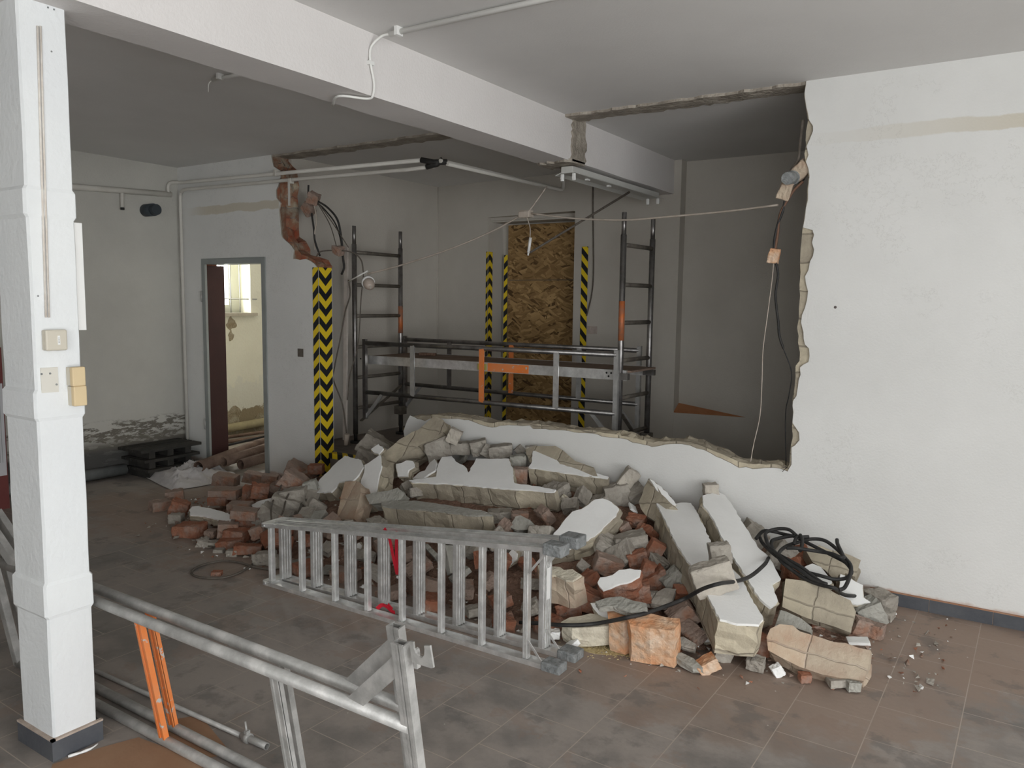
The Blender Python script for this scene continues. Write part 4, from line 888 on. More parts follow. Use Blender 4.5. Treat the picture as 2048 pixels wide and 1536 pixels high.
# ================================================================== LOOSE GUARD FRAMES in the foreground
HK = [(py_(a, b_, 1.42).x+1.266, py_(a, b_, 1.42).z-.745) for a, b_ in ((820,1282),(827,1284),(827,1298),(830,1308),(836,1315),(842,1317),(847,1311),(849,1299),(849,1291),(861,1291),(863,1338),(858,1339),(820,1327))]
def loose_guard(label, yt, yb, xr, xl, bars, hooks=True):
    zt_, zb_ = .50, .0175; root = thing('scaffold_guard_frame', label, 'scaffold guard frame', ((xr+xl)/2, yb, 0))
    n = Vector((0, yt-yb, zt_-zb_)); sl = (yt-yb)/(zt_-zb_)
    def P(x, z): return Vector((x, yb+(z-zb_)*sl, z))
    for nm, z in (('top_tube', zt_), ('bottom_tube', zb_)):
        bm = bmesh.new(); tube(bm, [P(xl, z), P(xr, z)], .0182, 16); pobj(nm, bm, M['galv'], root)
    for x, m in bars:
        bm = bmesh.new(); beam(bm, P(x, zb_+.008), P(x, zt_-.008), .034, .016, up=(0, 1, 0)); beam(bm, P(x-.012, zb_+.008)+Vector((0, -.009, 0)), P(x-.012, zt_-.008)+Vector((0, -.009, 0)), .010, .006, up=(0, 1, 0)); beam(bm, P(x+.012, zb_+.008)+Vector((0, -.009, 0)), P(x+.012, zt_-.008)+Vector((0, -.009, 0)), .010, .006, up=(0, 1, 0)); pobj('bar', bm, m, root)
    for x, s in ((xr, -1), (xl, 1)):
        # end post: channel profile (web and two flanges)
        bm = bmesh.new(); zt2 = .745
        beam(bm, P(x, zb_-.015), P(x, zt2), .006, .030, up=(0, 1, 0)) if False else None
        a, b_ = P(x, 0.003), P(x, zt2)
        for dx in (-.019, .019): beam(bm, a+Vector((dx, 0, 0)), b_+Vector((dx, 0, 0)), .005, .028, up=(0, 1, 0))
        beam(bm, a+Vector((0, .012, 0)), b_+Vector((0, .012, 0)), .038, .005, up=(0, 1, 0)); beam(bm, a+Vector((0, -.012, 0)), b_+Vector((0, -.012, 0)), .012, .005, up=(0, 1, 0))
        beam(bm, a+Vector((-.012, -.012, 0)), b_+Vector((-.012, -.012, 0)), .014, .005, up=(0, 1, 0)); beam(bm, a+Vector((.010, -.012, 0)), b_+Vector((.010, -.012, 0)), .014, .005, up=(0, 1, 0))
        post = pobj('end_post', bm, M['galv'], root)
        bm = bmesh.new(); a = P(x+s*.205, zt_+.002); b_ = P(x+s*.012, zt2-.062); pr_ = (b_-a).cross(Vector((0, 1, 0))).normalized()
        if pr_.z < 0: pr_ = -pr_
        beam(bm, a+Vector((0, -.004, 0)), b_+Vector((0, -.004, 0)), .046, .004, up=(0, 1, 0)); beam(bm, a+pr_*.021+Vector((0, .009, 0)), b_+pr_*.021+Vector((0, .009, 0)), .004, .024, up=(0, 1, 0)); pobj('brace', bm, M['galv'], root)
        if not hooks: continue
        bm = bmesh.new(); prism(bm, [Vector((x+(-s)*u_, zt2+v_)) for u_, v_ in HK], lambda u, v, w: P(u, v)+Vector((0, w, 0)), -.013, -.007)
        hp = pobj('hook_plate', bm, M['galv'], root)
        bm = bmesh.new(); lt = [(.041, -.060), (.046, -.012), (.050, -.004), (.055, -.006), (.056, -.014), (.052, -.060)]
        prism(bm, [Vector((x+(-s)*(u_-.002), zt2+v_)) for u_, v_ in lt], lambda u, v, w: P(u, v)+Vector((0, w, 0)), -.004, .010); o_ = obj('latch', bm, M['galv'], hp)
        for v in o_.data.vertices: v.co -= root.location
    return root
loose_guard('front galvanised scaffold guard frame leaning behind the column, one orange bar', 1.475, 1.555, -1.266, -3.56, [(-2.49, M['orange']), (-1.79, M['galv']), (-3.18, M['galv'])])
loose_guard('rear galvanised scaffold guard frame stacked directly behind the front one', 1.545, 1.625, -1.345, -3.62, [(-2.54, M['orange']), (-1.84, M['galv']), (-3.25, M['galv'])], hooks=False)
root = thing('telescopic_rod', 'long thin galvanised rod lying on the floor behind the guard frames', 'rod', (-2.16, 1.74, 0))
bm = bmesh.new(); tube(bm, [(-3.7, 1.695, .011), (-2.29, 1.736, .011)], .009, 10); pobj('rod', bm, M['galv'], root)
bm = bmesh.new(); tube(bm, [(-2.30, 1.736, .013), (-2.165, 1.74, .013)], .0125, 12, hollow=True); pobj('sleeve', bm, M['galv'], root)
bm = bmesh.new(); tube(bm, [(-2.28, 1.736, .013), (-2.255, 1.737, .013)], .019, 12); box(bm, (-2.276, 1.728, .03), (-2.262, 1.745, .042)); tube(bm, [(-2.27, 1.736, .035), (-2.285, 1.742, .068)], .004, 6); pobj('clamp_knob', bm, M['galv'], root)
bm = bmesh.new(); vs = lin(((100,1545),(105,1530),(200,1497),(277,1476),(330,1496),(420,1538),(425,1560),(100,1560)), lambda x, y: pz(x, y, 0).xy)
prism(bm, vs, lambda u, v, w: Vector((u, v, w)), .003, .0, mi_cap=(0, 0)); tag(obj('hardboard_sheet', bm, M['card']), 'large thin brown hardboard sheet on the floor in front of the column', 'board')
bm = bmesh.new(); vs = lin(((338,1450),(350,1440),(395,1432),(402,1434),(462,1507),(420,1515),(330,1475)), lambda x, y: pz(x, y, 0).xy)
prism(bm, vs, lambda u, v, w: Vector((u, v, w)), .003, .0); tag(obj('hardboard_sheet', bm, M['card']), 'smaller brown hardboard sheet lying under the guard frames', 'board')
bm = bmesh.new(); A = pz(136, 1513, .004); B = pz(182, 1497, .004); tube(bm, spline([A, A.lerp(B, .5)+Vector((.004, 0, 0)), B, B+Vector((-.01, .03, 0))], 4), [.004, .006, .006, .005, .004, .005, .006, .005, .004, .003, .003, .003, .002], 6); tag(obj('foam_bead', bm, M['chip']), 'short white bead of filler on the floor at the column foot', 'filler bead')

# ================================================================== STEP LADDER lying on its side
ld = thing('step_ladder', 'folded double-sided aluminium step ladder lying on its side in front of the rubble', 'ladder', (-2.5, 2.9, 0))
XLd, XRd = -3.50, -1.62
def topz(x): return .345+(x-XLd)/(XRd-XLd)*(.545-.345)
def ladder_side(yl, yr, wy, rungs, tread, nm):
    def Y(x): return yl+(yr-yl)*(x-XLd)/(XRd-XLd)
    g = bpy.data.objects.new(nm, None); COL.objects.link(g); g.parent = ld
    def add(n_, bm, m, lab=None):
        for v in bm.verts: v.co -= ld.location
        return obj(n_, bm, m, g, label=lab)
    for top in (0, 1):
        bm = bmesh.new(); za = (lambda x: topz(x)) if top else (lambda x: .012)
        a, b_ = Vector((XLd, Y(XLd), za(XLd))), Vector((XRd, Y(XRd), za(XRd)))
        beam(bm, a, b_, wy, .004)
        for s in (-1, 1):
            h = .022; sg = -1 if top else -1
            beam(bm, a+Vector((0, s*(wy/2-.002), sg*h/2*.0)), b_+Vector((0, s*(wy/2-.002), 0)), .004, h)
            beam(bm, a+Vector((0, s*wy*.2, .003)), b_+Vector((0, s*wy*.2, .003)), .003, .006) if top else None
            if top: beam(bm, a+Vector((0, s*wy*.32, .0025)), b_+Vector((0, s*wy*.32, .0025)), .004, .0015, mi=1)
        add('stile', bm, [M['alu'], M['cap']])
        bm = bmesh.new(); e = b_; box(bm, e+Vector((-.06, -wy/2-.007, -.026)), e+Vector((.035, wy/2+.007, .027)), bev=.006)
        for k in range(4): box(bm, e+Vector((.028, -wy/2+.002+k*wy/4, -.02)), e+Vector((.034, -wy/2+.010+k*wy/4, .02)))
        for v in bm.verts:
            if v.co.z < .001: v.co.z = .001
        add('foot_cap', bm, M['cap'])
    for x in rungs:
        y = Y(x); z0, z1 = .018, topz(x)-.006; bm = bmesh.new()
        if tread:
            box(bm, (x-.012, y-.036, z0), (x+.012, y+.036, z1), bev=.003)
            for yy in (-.03, -.012, .006, .024):
                box(bm, (x+.011, y+yy-.003, z0), (x+.016, y+yy+.003, z1)); box(bm, (x-.016, y+yy-.003, z0), (x-.011, y+yy+.003, z1))
            add('tread', bm, M['alu'])
        else:
            box(bm, (x-.014, y-.014, z0), (x+.014, y+.014, z1), bev=.003)
            for d in (-.008, 0, .008): box(bm, (x+d-.0015, y-.0165, z0), (x+d+.0015, y-.013, z1))
            add('rung', bm, M['alu'])
    for s, za in ((1, .02), (-1, topz(XRd-.13)-.012)):
        x = rungs[-1]; bm = bmesh.new(); z_in = .11 if s > 0 else topz(x)-.11
        beam(bm, (x+.02, Y(x)-.02, z_in), (x+.10, Y(x)-.02, za), .010, .004, up=(0, 1, 0)); add('corner_brace', bm, M['alu'])
    return g, Y
RX = [-3.456, -3.211, -2.962, -2.730, -2.500, -2.255, -2.018, -1.775]
g1, Y1_ = ladder_side(2.838, 2.856, .060, RX, False, 'rung_section')
g2, Y2_ = ladder_side(2.925, 3.005, .075, [x+.01 for x in RX], True, 'tread_section')
for zz in (.014, topz(XLd)):
    bm = bmesh.new(); box(bm, (XLd-.01, 2.815, zz-.013), (XLd+.06, 2.96, zz+.012), bev=.004); tube(bm, [(XLd+.02, 2.80, zz), (XLd+.02, 2.97, zz)], .008, 8)
    for v in bm.verts: v.co -= ld.location
    obj('hinge_block', bm, M['alu_dark'], ld)
bm = bmesh.new(); x = RX[-1]+.01; box(bm, (x+.0165, Y2_(x)-.02, .25), (x+.0172, Y2_(x)+.012, .40))
for v in bm.verts: v.co -= ld.location
st = obj('sticker', bm, M['bulb'], g2, label='white barcode sticker')
bm = bmesh.new()
for k in range(7): box(bm, (-1.755+.0002, Y2_(x)-.016, .385-k*.006), (-1.7475, Y2_(x)+.004, .3825-k*.006))
for v in bm.verts: v.co -= ld.location
bm.free()
# red strap knotted round the stiles
bm = bmesh.new(); xs = -2.625
za = topz(xs)-.0
for pts in ([(xs-.04, 2.90, za+.01), (xs+.0, 2.895, za-.04), (xs+.03, 2.89, za-.13), (xs+.055, 2.89, za-.21)], [(xs+.045, 2.90, za+.01), (xs+.045, 2.895, za-.08), (xs+.055, 2.89, za-.21)]):
    P = spline(pts, 5); uvl = None
    for a, b_ in zip(P, P[1:]): beam(bm, a, b_, .018, .0025, up=(0, 1, 0))
for v in bm.verts: v.co -= ld.location
obj('strap', bm, M['red'], ld, label='red textile strap')
bm = bmesh.new()
for q in ([(-2.70, 2.88, .022), (-2.665, 2.882, .05), (-2.63, 2.884, .045)], [(-2.64, 2.884, .05), (-2.61, 2.886, .03), (-2.585, 2.888, .026)], [(-2.63, 2.885, .06), (-2.60, 2.886, .04)]):
    P = spline(q, 4) if len(q) > 2 else [Vector(v) for v in q]
    for a, b_ in zip(P, P[1:]): beam(bm, a, b_, .02, .003, up=(0, 1, .3))
for v in bm.verts: v.co -= ld.location
obj('strap', bm, M['red'], ld, label='red textile strap end')

# ================================================================== LEFT CORNER: crates, sack, pipes, red board
cr = thing('pallet_stack', 'dark stack of slatted crates in the left corner under the damp wall', 'pallets', (-6.6, 4.2, 0))
bm = bmesh.new()
for k in range(3):
    z = k*.09
    for y in (3.98, 4.16, 4.34): box(bm, (-6.74, y-.03, z), (-6.42, y+.03, z+.06))
    pobj('crate_blocks', bm, M['darkwood'], cr); bm = bmesh.new()
    for x in (-6.72, -6.64, -6.56, -6.48, -6.42): box(bm, (x-.03, 3.92-.03*k, z+.06), (x+.03, 4.42+.02*k, z+.085))
    pobj('crate_slats', bm, M['darkwood'], cr); bm = bmesh.new()
bm.free()
bm = bmesh.new(); tube(bm, [(-6.72, 1.5, .06), (-6.72, 3.9, .06)], .05, 12); tag(obj('floor_pipe', bm, mat('grey_floor_pipe', (.16, .17, .17), (.22, .23, .23), sc=8)), 'long grey pipe lying on the floor along the left wall', 'pipe')
# white sack: crumpled sheet
bm = bmesh.new()
out = lin(((268,948),(290,920),(345,913),(395,904),(408,915),(425,935),(520,930),(480,950),(440,966),(395,975),(345,982),(322,972)), lambda x, y: pz(x, y, .0).xy)
out = [Vector((max(p.x, -6.60 if p.y > 3.9 else -6.72), min(p.y, 4.50))) for p in out]
c = sum(out, Vector((0, 0)))/len(out); rings = []
nr, ns = 26, 96; per = rag(out, .01, 0)
def along(t):
    t = t % 1*len(out); i = int(t); return out[i].lerp(out[(i+1) % len(out)], t-i)
for r_ in range(nr+1):
    f = r_/nr; ring = []
    for s in range(ns):
        p = c.lerp(along(s/ns), max(f, .001)); q = Vector((p.x*4, p.y*4, 3))
        q = Vector((p.x*2.2+p.y*1.2, p.y*3.6-p.x*1.6, 3)); rdg = 1-abs(noise.noise(q*1.5))*4; h = .014+.04*(1-f**2)+.065*max(0, rdg)*(1-f**4)+.028*max(0, 1-abs(noise.noise(q*3.1))*5)*(1-f**5)
        ring.append(bm.verts.new((p.x, p.y, max(.006, h*(1-.8*max(0, f-.85)/.15)))))
    rings.append(ring)
for a, b_ in zip(rings, rings[1:]):
    for s in range(ns): f = bm.faces.new((a[s], b_[s], b_[(s+1) % ns], a[(s+1) % ns])); f.smooth = True
bm.faces.new(rings[0]); bmesh.ops.recalc_face_normals(bm, faces=bm.faces[:])
tag(obj('white_sack', bm, M['cloth']), 'crumpled dusty white sack lying on the floor under the pipe ends', 'sack')
# big pipes coming out of the doorway
def bigpipe(label, a, b_, r, m=M['clay']):
    bm = bmesh.new(); tube(bm, [a, b_], r, 20, hollow=True, dark=1); return tag(obj('loose_pipe', bm, [m, M['black']]), label, 'pipe')  # black disc closes each bore, painting in the darkness inside the pipe
pA = pz(397, 934, .12); bigpipe('brown pipe lying through the doorway, open end resting on the white sack', pA, pA+Vector((-.30, .95, .05))*1.9, .052)
pB = pz(447, 924, .12); bigpipe('middle brown pipe lying through the doorway with its end set back', pB, pB+Vector((-.20, .97, .05))*1.9, .047)
pB = pz(481, 929, .11); bigpipe('rightmost brown pipe lying through the doorway by the right jamb', pB, pB+Vector((-.08, .99, .05))*1.9, .048)
bm = bmesh.new(); A = pz(378, 911, .12); B = Vector((-6.0, 5.35, .33)); A = py_(378, 909, 4.50); tube(bm, [A, B], .012, 8); tag(obj('loose_rod', bm, M['darkwood']), 'thin dark rod lying above the brown pipes across the doorway', 'rod')
bm = bmesh.new(); tube(bm, [(-7.6, 5.0, .10), (-7.6, 7.2, .16)], .05, 12); tag(obj('loose_pipe', bm, mat('ochre_pipe', (.30, .26, .16), (.38, .33, .2), sc=8)), 'ochre pipe along the foot of the yellow wall in the room beyond the doorway', 'pipe')
for k, (dx, z, lb) in enumerate(((.12, .065, 'upper of the two dark rods beyond the doorway'), (.22, .03, 'lower of the two dark rods beyond the doorway'))):
    bm = bmesh.new(); tube(bm, [(-7.55+dx, 4.95, z), (-7.35+dx, 7.0, z)], .02, 8); tag(obj('loose_rod', bm, M['clay']), lb, 'rod')
# dark red board with a printed sheet at the far left
cb = thing('red_board', 'dark red board standing on the left behind the column with a sheet of paper', 'board', (-6.4, 2.3, 0))
bm = bmesh.new(); box(bm, (-6.42, .9, 0), (-6.36, pz(17, 1018, 0).y+.02, 1.22)); pobj('board', bm, M['cabinet'], cb)
bm = bmesh.new(); A = px_(-40, 770, -6.355); B = px_(14, 950, -6.355); box(bm, (-6.358, A.y, B.z), (-6.352, B.y, A.z)); pobj('printed_sheet', bm, M['paper'], cb)
bm = bmesh.new(); 
for k in range(7):
    y = A.y+(B.y-A.y)*(.1+.12*k); box(bm, (-6.352, y, B.z+.1), (-6.3512, y+.004, A.z-.1))
pobj('sheet_lines', bm, M['frame'], cb)

# ================================================================== THE RUBBLE PILE
def interp(x, K):
    if x <= K[0][0]: return K[0][1]
    for (a, va), (b_, vb) in zip(K, K[1:]):
        if x <= b_: return va+(vb-va)*(x-a)/(b_-a)
    return K[-1][1]
KS = [(-5.4, 0), (-5.1, .08), (-4.9, .13), (-4.6, .22), (-4.2, .33), (-3.8, .42), (-3.3, .46), (-2.7, .44), (-2.3, .42), (-1.9, .36), (-1.5, .29), (-1.2, .22), (-.9, .15), (-.6, .06), (-.45, 0)]
KF = [(-5.4, 3.7), (-5.0, 3.25), (-4.5, 3.12), (-3.9, 3.10), (-3, 3.08), (-2.3, 3.08), (-1.8, 3.12), (-1.3, 3.25), (-.9, 3.38), (-.45, 3.7)]
def Hm(x, y):
    s = interp(x, KS); yf = interp(x, KF); t = (4.5-y)/(4.5-yf); t = min(1, max(0, t))
    e = 1 if y < 4.56 else max(0, 1-(y-4.56)*.8)
    return s*(1-t**1.35)*e + (.03*noise.noise(Vector((x*3, y*3, 0))) if s*(1-t) > .02 else 0)
def hit(px, py, dz=0):
    d = ray(px, py); t = 2.0
    for _ in range(1200):
        P = CAM+d*t
        if P.z <= max(0, Hm(P.x, P.y))+dz or P.y > 4.555: return P
        t += .005
    return P
def anchor(a):
    px, py, mode, v = a
    return {'y': py_, 'z': pz, 'x': px_}[mode](px, py, v) if mode != 'm' else hit(px, py, v)
zone = []          # pixel outlines of the big pieces, so that the small filling leaves them uncovered
def inpoly(x, y, P):
    r = False; j = len(P)-1
    for i in range(len(P)):
        if (P[i][1] > y) != (P[j][1] > y) and x < (P[j][0]-P[i][0])*(y-P[i][1])/(P[j][1]-P[i][1])+P[i][0]: r = not r
        j = i
    return r
def plane_frame(anch, n=None):
    if n is not None: o = anchor(anch); n = Vector(n).normalized()
    else:
        p = [anchor(a) for a in anch]; n = (p[1]-p[0]).cross(p[2]-p[0]).normalized(); o = p[0]
        if n.dot(CAM-o) < 0: n = -n
    u = Vector((1, 0, 0))-n*n.x; u.normalize(); v = n.cross(u)
    return o, n, u, v
def onplane(px, py, o, n):
    d = ray(px, py); t = (o-CAM).dot(n)/d.dot(n); return CAM+d*t
def slab(label, poly, anch, n=None, th=.14, skin=True, core='mas', name='masonry_chunk', cat='masonry chunk', grow=.008, seg=.03, jit=.010, skinmat='chip', group=None, keep=False):
    o, n, u, v = plane_frame(anch, n)
    P3 = [onplane(x, y, o, n) for x, y in poly]
    c = sum(P3, Vector((0, 0, 0)))/len(P3)
    P2 = [Vector(((p-c).dot(u), (p-c).dot(v))) for p in P3]
    if sum(P2[i].x*P2[(i+1) % len(P2)].y-P2[(i+1) % len(P2)].x*P2[i].y for i in range(len(P2))) < 0: P2 = P2[::-1]
    base = c-n*th*.5; zone.append(poly)
    for q_ in (.33, .66, 1.0): zone.append([proj(p-n*th*q_) for p in P3])
    fr = lambda a, b_, w: c+u*a+v*b_+n*w-base
    if skin:
        root = thing(name, label, cat, base, group)
        bm = bmesh.new(); prism(bm, rag(P2, seg*.8, .0045), fr, 0, -.011); obj('plaster_skin', bm, M[skinmat], root)
        parent = root
    else: parent = None
    w0 = -.011 if skin else 0
    Q = []
    r2 = rag(P2, seg*1.5, .006)
    for i, p in enumerate(r2):
        a = r2[i-1]; b_ = r2[(i+1) % len(r2)]; d = (b_-a); nn = Vector((d.y, -d.x)); nn = nn.normalized() if nn.length > 1e-6 else Vector((0, 0))
        Q.append(p+nn*rnd.uniform(-.002, grow+.004))
    bm = bmesh.new(); prism(bm, Q, fr, w0, -th, layers=4, jit=jit, uvo=rnd.uniform(0, .2))
    co_ = obj('masonry' if skin else name, bm, M[core], parent)
    if not skin: co_.location = base; tag(co_, label, cat, group); return co_
    return root
def rock(label, cx, cy, wpx, hpx, roll=0, m='stone', dz=0, yaw=0, tilt=0, name='mortar_lump', cat='rubble lump', depth=.8, cut=.25, anch=None, cap=None, group=None):
    P = hit(cx, cy, dz) if anch is None else anchor(anch); dist = (P-CAM).dot(FW); w_ = wpx*dist/FPX; h = hpx*dist/FPX
    bm = lump((w_, w_*depth if depth < 5 else .12, h), cut, per=3)
    rx = Matrix.Rotation(R(-roll), 4, FW) @ Matrix.Rotation(R(yaw), 4, 'Z') @ Matrix.Rotation(YAW, 4, 'Z') @ Matrix.Rotation(R(tilt), 4, 'X')
    zone.append([(cx+wpx*.5*math.cos(t), cy+hpx*.5*math.sin(t)) for t in [k*.785 for k in range(8)]])
    o = obj(name, bm, M[m]); o.matrix_world = Matrix.Translation(P) @ rx
    return tag(o, label, cat, group)

# ---- large slabs, back to front (outlines read on their own inclined planes)
slab('long leaning chunk of grey masonry whose upper end rests on the low wall', [(762,912),(800,880),(846,853),(869,832),(884,840),(893,857),(864,877),(811,906),(785,932),(766,945),(760,930)], (820,890,'m',.20), (.12,-.72,.62), th=.20, skin=False, jit=.016)
slab('flat white-faced chunk leaning at the far left end of the pile beside the hazard strip', [(690,911),(722,920),(727,933),(717,950),(705,962),(690,962),(676,964),(672,974),(662,984),(640,984),(617,989),(628,975),(640,958),(655,944),(670,928)], (670,950,'m',.12), (-.25,-.55,.8), th=.15)
slab('narrow tall white-faced chunk standing left of the long leaning chunk', [(760,909),(763,932),(757,955),(752,982),(737,1010),(724,1014),(717,995),(723,978),(722,960),(728,945),(729,930),(745,920)], (745,960,'m',.14), (-.15,-.72,.62), th=.14)
slab('dusty pink brick chunk standing between the two white-faced chunks at left', [(690,965),(704,962),(720,964),(721,985),(716,1010),(708,1036),(675,1036),(680,1010),(684,990)], (700,1000,'m',.10), (-.2,-.75,.6), th=.12, skin=False, core='mas_pink', name='brick_chunk', cat='masonry chunk')
slab('curved grey masonry chunk against the low wall, behind the right white-topped row', [(1053,897),(1070,893),(1095,892),(1110,893),(1135,908),(1150,922),(1170,930),(1185,937),(1195,952),(1160,948),(1124,933),(1106,915),(1080,912),(1060,925)], (1110,915,'m',.16), (.05,-.6,.8), th=.13, skin=False)
slab('white-topped row of grey blocks lying on the right side of the pile crest', [(1057,934),(1064,922),(1066,902),(1078,900),(1100,908),(1120,928),(1150,937),(1180,943),(1217,953),(1215,956),(1160,949),(1100,940)], (1130,945,'m',.13), (.10,-.42,.9), th=.155, jit=.006)
slab('long white-topped row of pale blocks lying across the middle of the pile', [(818,960),(872,953),(876,930),(884,914),(903,912),(915,925),(930,933),(937,945),(944,932),(952,917),(985,918),(1018,917),(1026,940),(1029,966),(1070,972),(1112,979),(1108,983),(1000,976),(900,967),(825,964)], (960,960,'m',.15), (.02,-.42,.9), th=.155, jit=.006)
slab('lower pale block row with thin plaster edge just above the ladder', [(762,1006),(790,1001),(830,1001),(870,1006),(930,1016),(968,1022),(985,1030),(940,1030),(880,1022),(800,1016),(765,1012)], (870,1012,'m',.12), (.02,-.30,.95), th=.17, jit=.007, skinmat='stone_green')
slab('small white-faced chunk stuck under the long leaning chunk', [(792,928),(803,926),(812,921),(825,922),(828,933),(817,940),(815,953),(795,953)], (810,938,'m',.13), (-.1,-.75,.6), th=.06)
slab('slanting white plaster sliver left of the long white-topped row', [(825,957),(838,945),(850,941),(860,925),(869,918),(874,926),(870,941),(858,948),(845,957)], (850,943,'m',.11), (-.3,-.5,.8), th=.05)
slab('grey masonry plank in front of the narrow white chunk', [(731,990),(760,983),(795,977),(801,985),(800,998),(770,1003),(742,1008),(736,1000)], (768,992,'m',.14), (.1,-.75,.6), th=.10, skin=False, core='stone_green', name='masonry_plank')
rock('rounded grey block at the top left of the pile with a white patch below', 752, 893, 62, 40, -30, 'stone', .10)
rock('rounded grey block left of the one with the white patch', 737, 918, 48, 40, -20, 'stone', .06)
slab('small white plaster patch on the grey blocks at the top left of the pile', [(742,898),(757,888),(767,897),(757,908),(748,905)], (755,898,'m',.22), (.0,-.6,.8), th=.03)
rock('grey block under the raised end of the long leaning chunk', 876, 896, 50, 42, 20, 'stone', .12)
rock('small squarish block beside the low wall right of the leaning chunk', 908, 872, 26, 30, -25, 'stone_light', .22)
rock('low grey block with pale mortar in the rear row of the pile', 920, 896, 44, 24, 2, 'stone', .10)
rock('angular grey block second in the rear row of the pile', 958, 895, 34, 30, 12, 'stone', .11)
rock('small wedge block third in the rear row of the pile', 975, 902, 22, 24, -30, 'stone', .10)
rock('wide grey block fourth in the rear row of the pile', 1002, 902, 48, 25, 8, 'stone', .10)
rock('small pointed grey shard at the rear row beside the white low wall', 1040, 900, 18, 18, 45, 'stone', .12)
rock('greenish broken block between the white-topped rows', 1036, 925, 34, 32, 5, 'stone_green', .10)
rock('red brick piece wedged between the two white-topped rows', 1040, 952, 30, 34, 0, 'brick_dusty', .09, name='brick_fragment', cat='brick')
rock('upright squarish grey block at the left of the white-topped row', 1063, 908, 22, 34, 5, 'stone', .13)
rock('tilted oblong block leaning in the gap right of the white-topped rows', 1256, 958, 30, 46, -35, 'stone_light', .13)
rock('large shaded grey block below the right white-topped row', 1234, 990, 50, 46, 15, 'stone', .03)
rock('dark grey block in the hollow under the white-topped row', 1200, 1010, 40, 36, 20, 'stone', -.02)
slab('leaning grey masonry piece with thin white edge right of the gap', [(1280,1003),(1290,975),(1298,958),(1312,975),(1330,1000),(1345,1012),(1318,1018),(1308,1038),(1290,1030)], (1310,1000,'m',.16), (-.35,-.72,.55), th=.14, skin=False)
slab('thin white sliver on the back of the leaning grey piece', [(1299,958),(1308,962),(1335,985),(1352,1009),(1342,1010),(1318,985)], (1325,985,'m',.20), (.25,-.45,.8), th=.05)
slab('big square white-faced slab with block edge lying right of the ladder', [(1190,999),(1205,997),(1223,1004),(1238,1018),(1232,1031),(1215,1046),(1195,1066),(1175,1080),(1160,1084),(1149,1091),(1132,1101),(1118,1098),(1100,1108),(1083,1117),(1086,1099),(1105,1072),(1126,1044),(1145,1023),(1163,1018)], (1165,1050,'m',.13), (.12,-.50,.85), th=.13)
slab('long white-faced slab sliding toward the viewer, left of the pair on the right', [(1313,1006),(1340,1010),(1362,1005),(1382,1006),(1394,1025),(1408,1052),(1424,1089),(1452,1125),(1480,1152),(1505,1199),(1527,1238),(1518,1249),(1475,1247),(1440,1238),(1418,1197),(1391,1143),(1372,1117),(1351,1083),(1333,1046)], [(1313,1006,'y',4.22),(1382,1006,'y',4.36),(1475,1247,'z',.235)], th=.16)
slab('long white-faced slab leaning on the wall, right of the pair', [(1405,991),(1437,984),(1450,990),(1464,1009),(1486,1046),(1502,1072),(1519,1098),(1538,1114),(1562,1158),(1544,1169),(1549,1185),(1556,1202),(1541,1215),(1519,1196),(1498,1163),(1470,1118),(1446,1077),(1424,1034),(1406,1008)], [(1405,991,'y',4.36),(1450,990,'y',4.50),(1545,1205,'z',.21)], th=.13)
rock('pale grey block standing on end behind the right white slab at the wall', 1421, 978, 28, 26, 5, 'stone_light', 0, anch=(1421, 980, 'y', 4.47))
rock('rounded grey lump sitting on the left long white slab', 1440, 1107, 42, 44, 10, 'stone', 0, anch=(1440, 1107, 'z', .40), depth=.6)
rock('wide pale grey lump lying across the left long white slab', 1425, 1150, 84, 62, 18, 'stone_light', 0, anch=(1425, 1155, 'z', .34), depth=.5)
rock('dark grey block between the two long white slabs near the wall', 1482, 1068, 50, 52, -40, 'stone', 0, anch=(1500, 1075, 'y', 4.38))
slab('grey masonry chunk with three block faces below the cable coil', [(1572,1158),(1600,1162),(1640,1172),(1672,1190),(1700,1202),(1711,1224),(1700,1262),(1672,1252),(1640,1245),(1600,1230),(1564,1214),(1567,1185)], (1640,1205,'z',.17), (.25,-.72,.6), th=.16, skin=False)
slab('white-faced chunk at the far right foot of the wall under the cable', [(1681,1148),(1700,1156),(1726,1170),(1727,1195),(1744,1206),(1715,1209),(1692,1207),(1680,1192)], (1710,1185,'z',.16), (.2,-.55,.8), th=.14)
rock('grey mortar foot of the far right white-faced chunk', 1737, 1228, 52, 50, 25, 'stone_green', .02)
slab('white plaster face inside the cable coil', [(1603,1138),(1625,1127),(1642,1134),(1653,1148),(1664,1164),(1650,1172),(1628,1168),(1606,1150)], (1635,1150,'z',.24), (.1,-.5,.85), th=.05)
slab('grey masonry chunk lying behind the cable coil against the wall', [(1612,1098),(1640,1094),(1680,1104),(1720,1121),(1708,1150),(1690,1144),(1672,1160),(1650,1140),(1628,1122)], (1660,1120,'y',4.36), (.15,-.7,.65), th=.16, skin=False)
rock('grey block right behind the right long white slab, touching the wall', 1506, 1062, 36, 34, -30, 'stone', 0, anch=(1506, 1062, 'y', 4.46))
rock('stepped grey block below the cable coil left of the three-block chunk', 1548, 1110, 40, 60, -35, 'stone', 0, anch=(1560, 1110, 'y', 4.30))
slab('large pinkish broken masonry block lying at the front right corner of the pile', [(1541,1258),(1560,1251),(1585,1252),(1600,1262),(1640,1277),(1690,1290),(1738,1302),(1733,1330),(1727,1362),(1680,1356),(1640,1343),(1600,1330),(1560,1312),(1537,1300),(1537,1275)], (1640,1310,'z',.11), (.12,-.72,.66), th=.17, skin=False, core='mas_pink', name='masonry_block', jit=.016)
